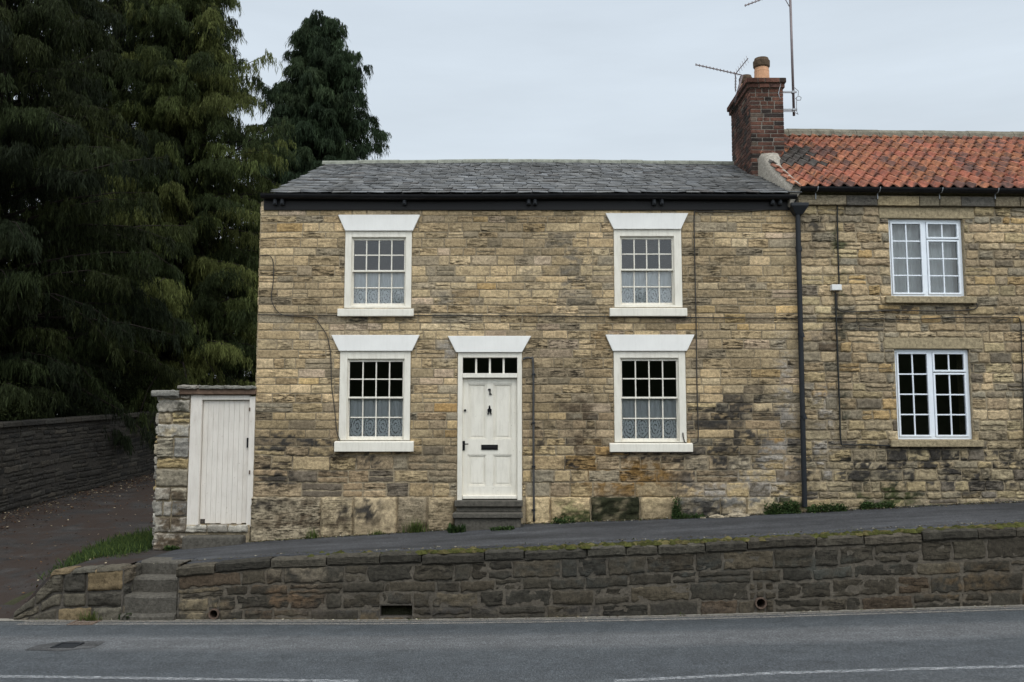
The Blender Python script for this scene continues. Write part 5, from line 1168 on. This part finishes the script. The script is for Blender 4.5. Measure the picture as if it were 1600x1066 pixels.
# rubble crumbs that fell from the plinth
for i, (px_, py_, s) in enumerate(((1120, 802, .13), (1152, 801, .16), (1135, 805, .06), (1165, 804, .07), (1098, 806, .05))):
    x, z = P(px_, py_, -.2); y = -.2; mb = MB(); import bmesh
    bm = bmesh.new(); bmesh.ops.create_icosphere(bm, subdivisions=2, radius=1)
    vs = [(x + v.co.x * s * (1 + .35 * nz(v.co.x, v.co.y, v.co.z + i, 2)), y + v.co.y * s * .6, zp(x, y) + max(-.01, v.co.z * s * .38 * (1 + .5 * nz(v.co.x, v.co.y, i, 3)))) for v in bm.verts]; fs = [tuple(v.index for v in f.verts) for f in bm.faces]; bm.free()
    mb.add(vs, fs, (.36, .30, .21)); o = mb.build('stone_fragment', M['stone'])
    tag(o, ['flat pale stone fragment on the pavement, left one of the two large pieces', 'largest pale stone fragment lying on the pavement below the right window', 'crumb of pale stone lying between the two large fragments', 'crumb of pale stone at the right end of the fragments', 'smallest crumb of pale stone at the left end of the fragments'][i], 'stone fragment', 'stone fragments fallen from the plinth')

# ------------------------------------------------------------------ drain grate and manhole in the road
def flat_cover(name, label, px0, px1, py0, py1, slots, mat):
    (xa, ya), (xb, yb) = onroad(px0, py1), onroad(px1, py0); t = thing(name, ((xa + xb) / 2, (ya + yb) / 2, zroad(xa, ya)), label, 'drain cover')
    z = zroad((xa + xb) / 2, (ya + yb) / 2); fr_ = MB(); k = .035
    for r_ in ((xa, xb, ya, ya + k), (xa, xb, yb - k, yb), (xa, xa + k, ya + k, yb - k), (xb - k, xb, ya + k, yb - k)): fr_.box(r_[0], r_[1], r_[2], r_[3], z - .04, z + .014)
    fr_.build('frame', mat, t); g_ = MB()
    if slots:
        n = slots; w = (xb - xa - 2 * k) / n
        for i in range(n): g_.box(xa + k + i * w + w * .2, xa + k + i * w + w * .8, ya + k, yb - k, z - .03, z + .01)
        g_.box(xa + k, xb - k, (ya + yb) / 2 - .015, (ya + yb) / 2 + .015, z - .03, z + .007); g_.build('grate', mat, t)
    else:
        g_.box(xa + k + .006, xb - k - .006, ya + k + .006, yb - k - .006, z - .03, z + .008); g_.build('cover', mat, t)
flat_cover('drain_grate', 'rusty iron drain grate in the gutter below the stub wall', 104, 160, 970, 977, 9, M['rust'])
flat_cover('manhole_cover', 'worn iron cover set in patched tarmac near the left edge', 78, 132, 1006, 1013, 0, M['iron'])
M['patch'] = asphalt_mat('patched_tarmac', (.046, .046, .046))
def patch(name, pix, dz):
    q = [onroad(*p) for p in pix]; n = len(q); cx_, cy_ = sum(a for a, b in q) / n, sum(b for a, b in q) / n; mb = MB(); vs = [(cx_, cy_, zroad(cx_, cy_) + dz)]
    m = 6
    for i in range(n):
        for k in range(m):
            t = k / m; x = q[i][0] + (q[(i+1) % n][0] - q[i][0]) * t + .03 * nz(i + t, 0, 1, 3); y = q[i][1] + (q[(i+1) % n][1] - q[i][1]) * t + .03 * nz(i + t, 5, 1, 3); vs.append((x, y, zroad(x, y) + dz))
    N_ = n * m; mb.add(vs, [(0, 1 + (i + 1) % N_, 1 + i) for i in range(N_)]); o = mb.build(name, M['patch']); o['kind'] = 'structure'
patch('road_patch', [(38, 1016), (60, 1008), (110, 1002), (165, 1003), (150, 1012), (95, 1018)], .004)

# ------------------------------------------------------------------ television aerials
def aerial(name, label, base, pole_top, pole_r, boom_a, boom_b, n_el, el_len, eldir, refl_at, bracket=None):
    t = thing(name, base, label, 'aerial', 'television aerials on the chimney')
    MB().tube([base, pole_top], pole_r, 10).build('mast', M['metal'], t, smooth=True)
    a, b = Vector(boom_a), Vector(boom_b); m = MB(); m.tube([a, b], .012, 8); m.build('boom', M['metal'], t); e = MB()
    ed = Vector(eldir).normalized()
    for i in range(n_el):
        p = a + (b - a) * (i / (n_el - 1) * .82 + .01); L_ = el_len * (.75 + .25 * i / n_el)
        e.tube([p - ed * L_ / 2, p + ed * L_ / 2], .0042, 5); e.tube([p - Vector((0, 0, .02)), p + Vector((0, 0, .025))], .010, 6)
    e.build('element', M['metal'], t)
    bd = (b - a).normalized(); upv = bd.cross(ed).normalized(); r_ = MB(); p = a + (b - a) * refl_at
    for s in (-1, 1):
        q0 = p; q1 = p + (upv * s * .9 + bd * -.1 * s * 0 + bd * .35).normalized() * .36
        r_.tube([q0, q1], .009, 6)
        for k in range(6): c = q0 + (q1 - q0) * (k + .6) / 6; r_.tube([c - ed * .26, c + ed * .26], .0042, 5)
    r_.build('reflector', M['metal'], t)
    return t
ya = 2.3; q = lambda px_, py_, y=ya: (P(px_, py_, y)[0], y, P(px_, py_, y)[1])
ap = q(1159.5, 117.5); bb = q(1160.5, 141); tip = q(1083, 110.5)
cxl = cx0 - .08
ae1 = aerial('tv_aerial', 'smaller television aerial pointing left beside the chimney pots', (cxl - .02, ya, bb[2] - .25), ap, .022, (tip[0], ya - .25, tip[2] + .02), ap, 12, .24, (.12, .75, .55), .86)
y2 = yc0 + .45; mx = P(1238, 100, y2)[0]; zb_ = P(1238, 181, y2)[1]; ztp = P(1238, -30, y2)[1]
tp = q(1158, 20, y2); bt = (mx, y2, P(1238, -18, y2)[1])
ae2 = aerial('tv_aerial', 'tall television aerial on a long mast right of the chimney', (mx, y2, zb_), (mx, y2, ztp), .024, (tp[0], y2 - .3, tp[2]), bt, 12, .24, (.2, .75, .45), .80)
for r_ in (144.5, 172): 
    bk = MB(); z = P(1238, r_, y2)[1]; bk.box(cx1 - .01, mx + .06, y2 - .03, y2 + .0, z - .015, z + .015); bk.box(mx - .03, mx + .03, y2 - .04, y2 + .03, z - .02, z + .02); bk.build('bracket', M['galv'], ae2)

co = MB(); z0_, z1_ = P(1238, 142, y2)[1], P(1238, 176, y2)[1]
co.tube([(mx + .02, y2 - .03, z0_ + .05), (mx + .09, y2 - .04, z0_ - .02), (mx + .08, y2 - .04, z0_ - .12), (mx + .03, y2 - .04, z0_ - .17), (mx + .06, y2 - .04, z0_ - .2), (mx + .12, y2 - .04, z0_ - .2), (mx + .14, y2 - .04, z0_ - .15), (mx + .1, y2 - .04, z0_ - .12), (mx + .05, y2 - .04, z0_ - .14), (mx + .04, y2 - .04, z1_ + .02), (mx + .07, y2 - .04, z1_ - .05), (mx - .02, y2 - .05, z1_), (cx1 + .0, y2 - .06, z1_ + .0), (cx1 - .07, yc0 - .03, z1_ + .1), (cx1 - .10, yc0 - .03, z1_ + .2), (cx1 - .04, yc0 - .03, z0_ - .02), (cx1 + .02, yc0 + .1, z0_)], .008, 6); co.build('coiled_cable', M['galv'], ae2, smooth=True)
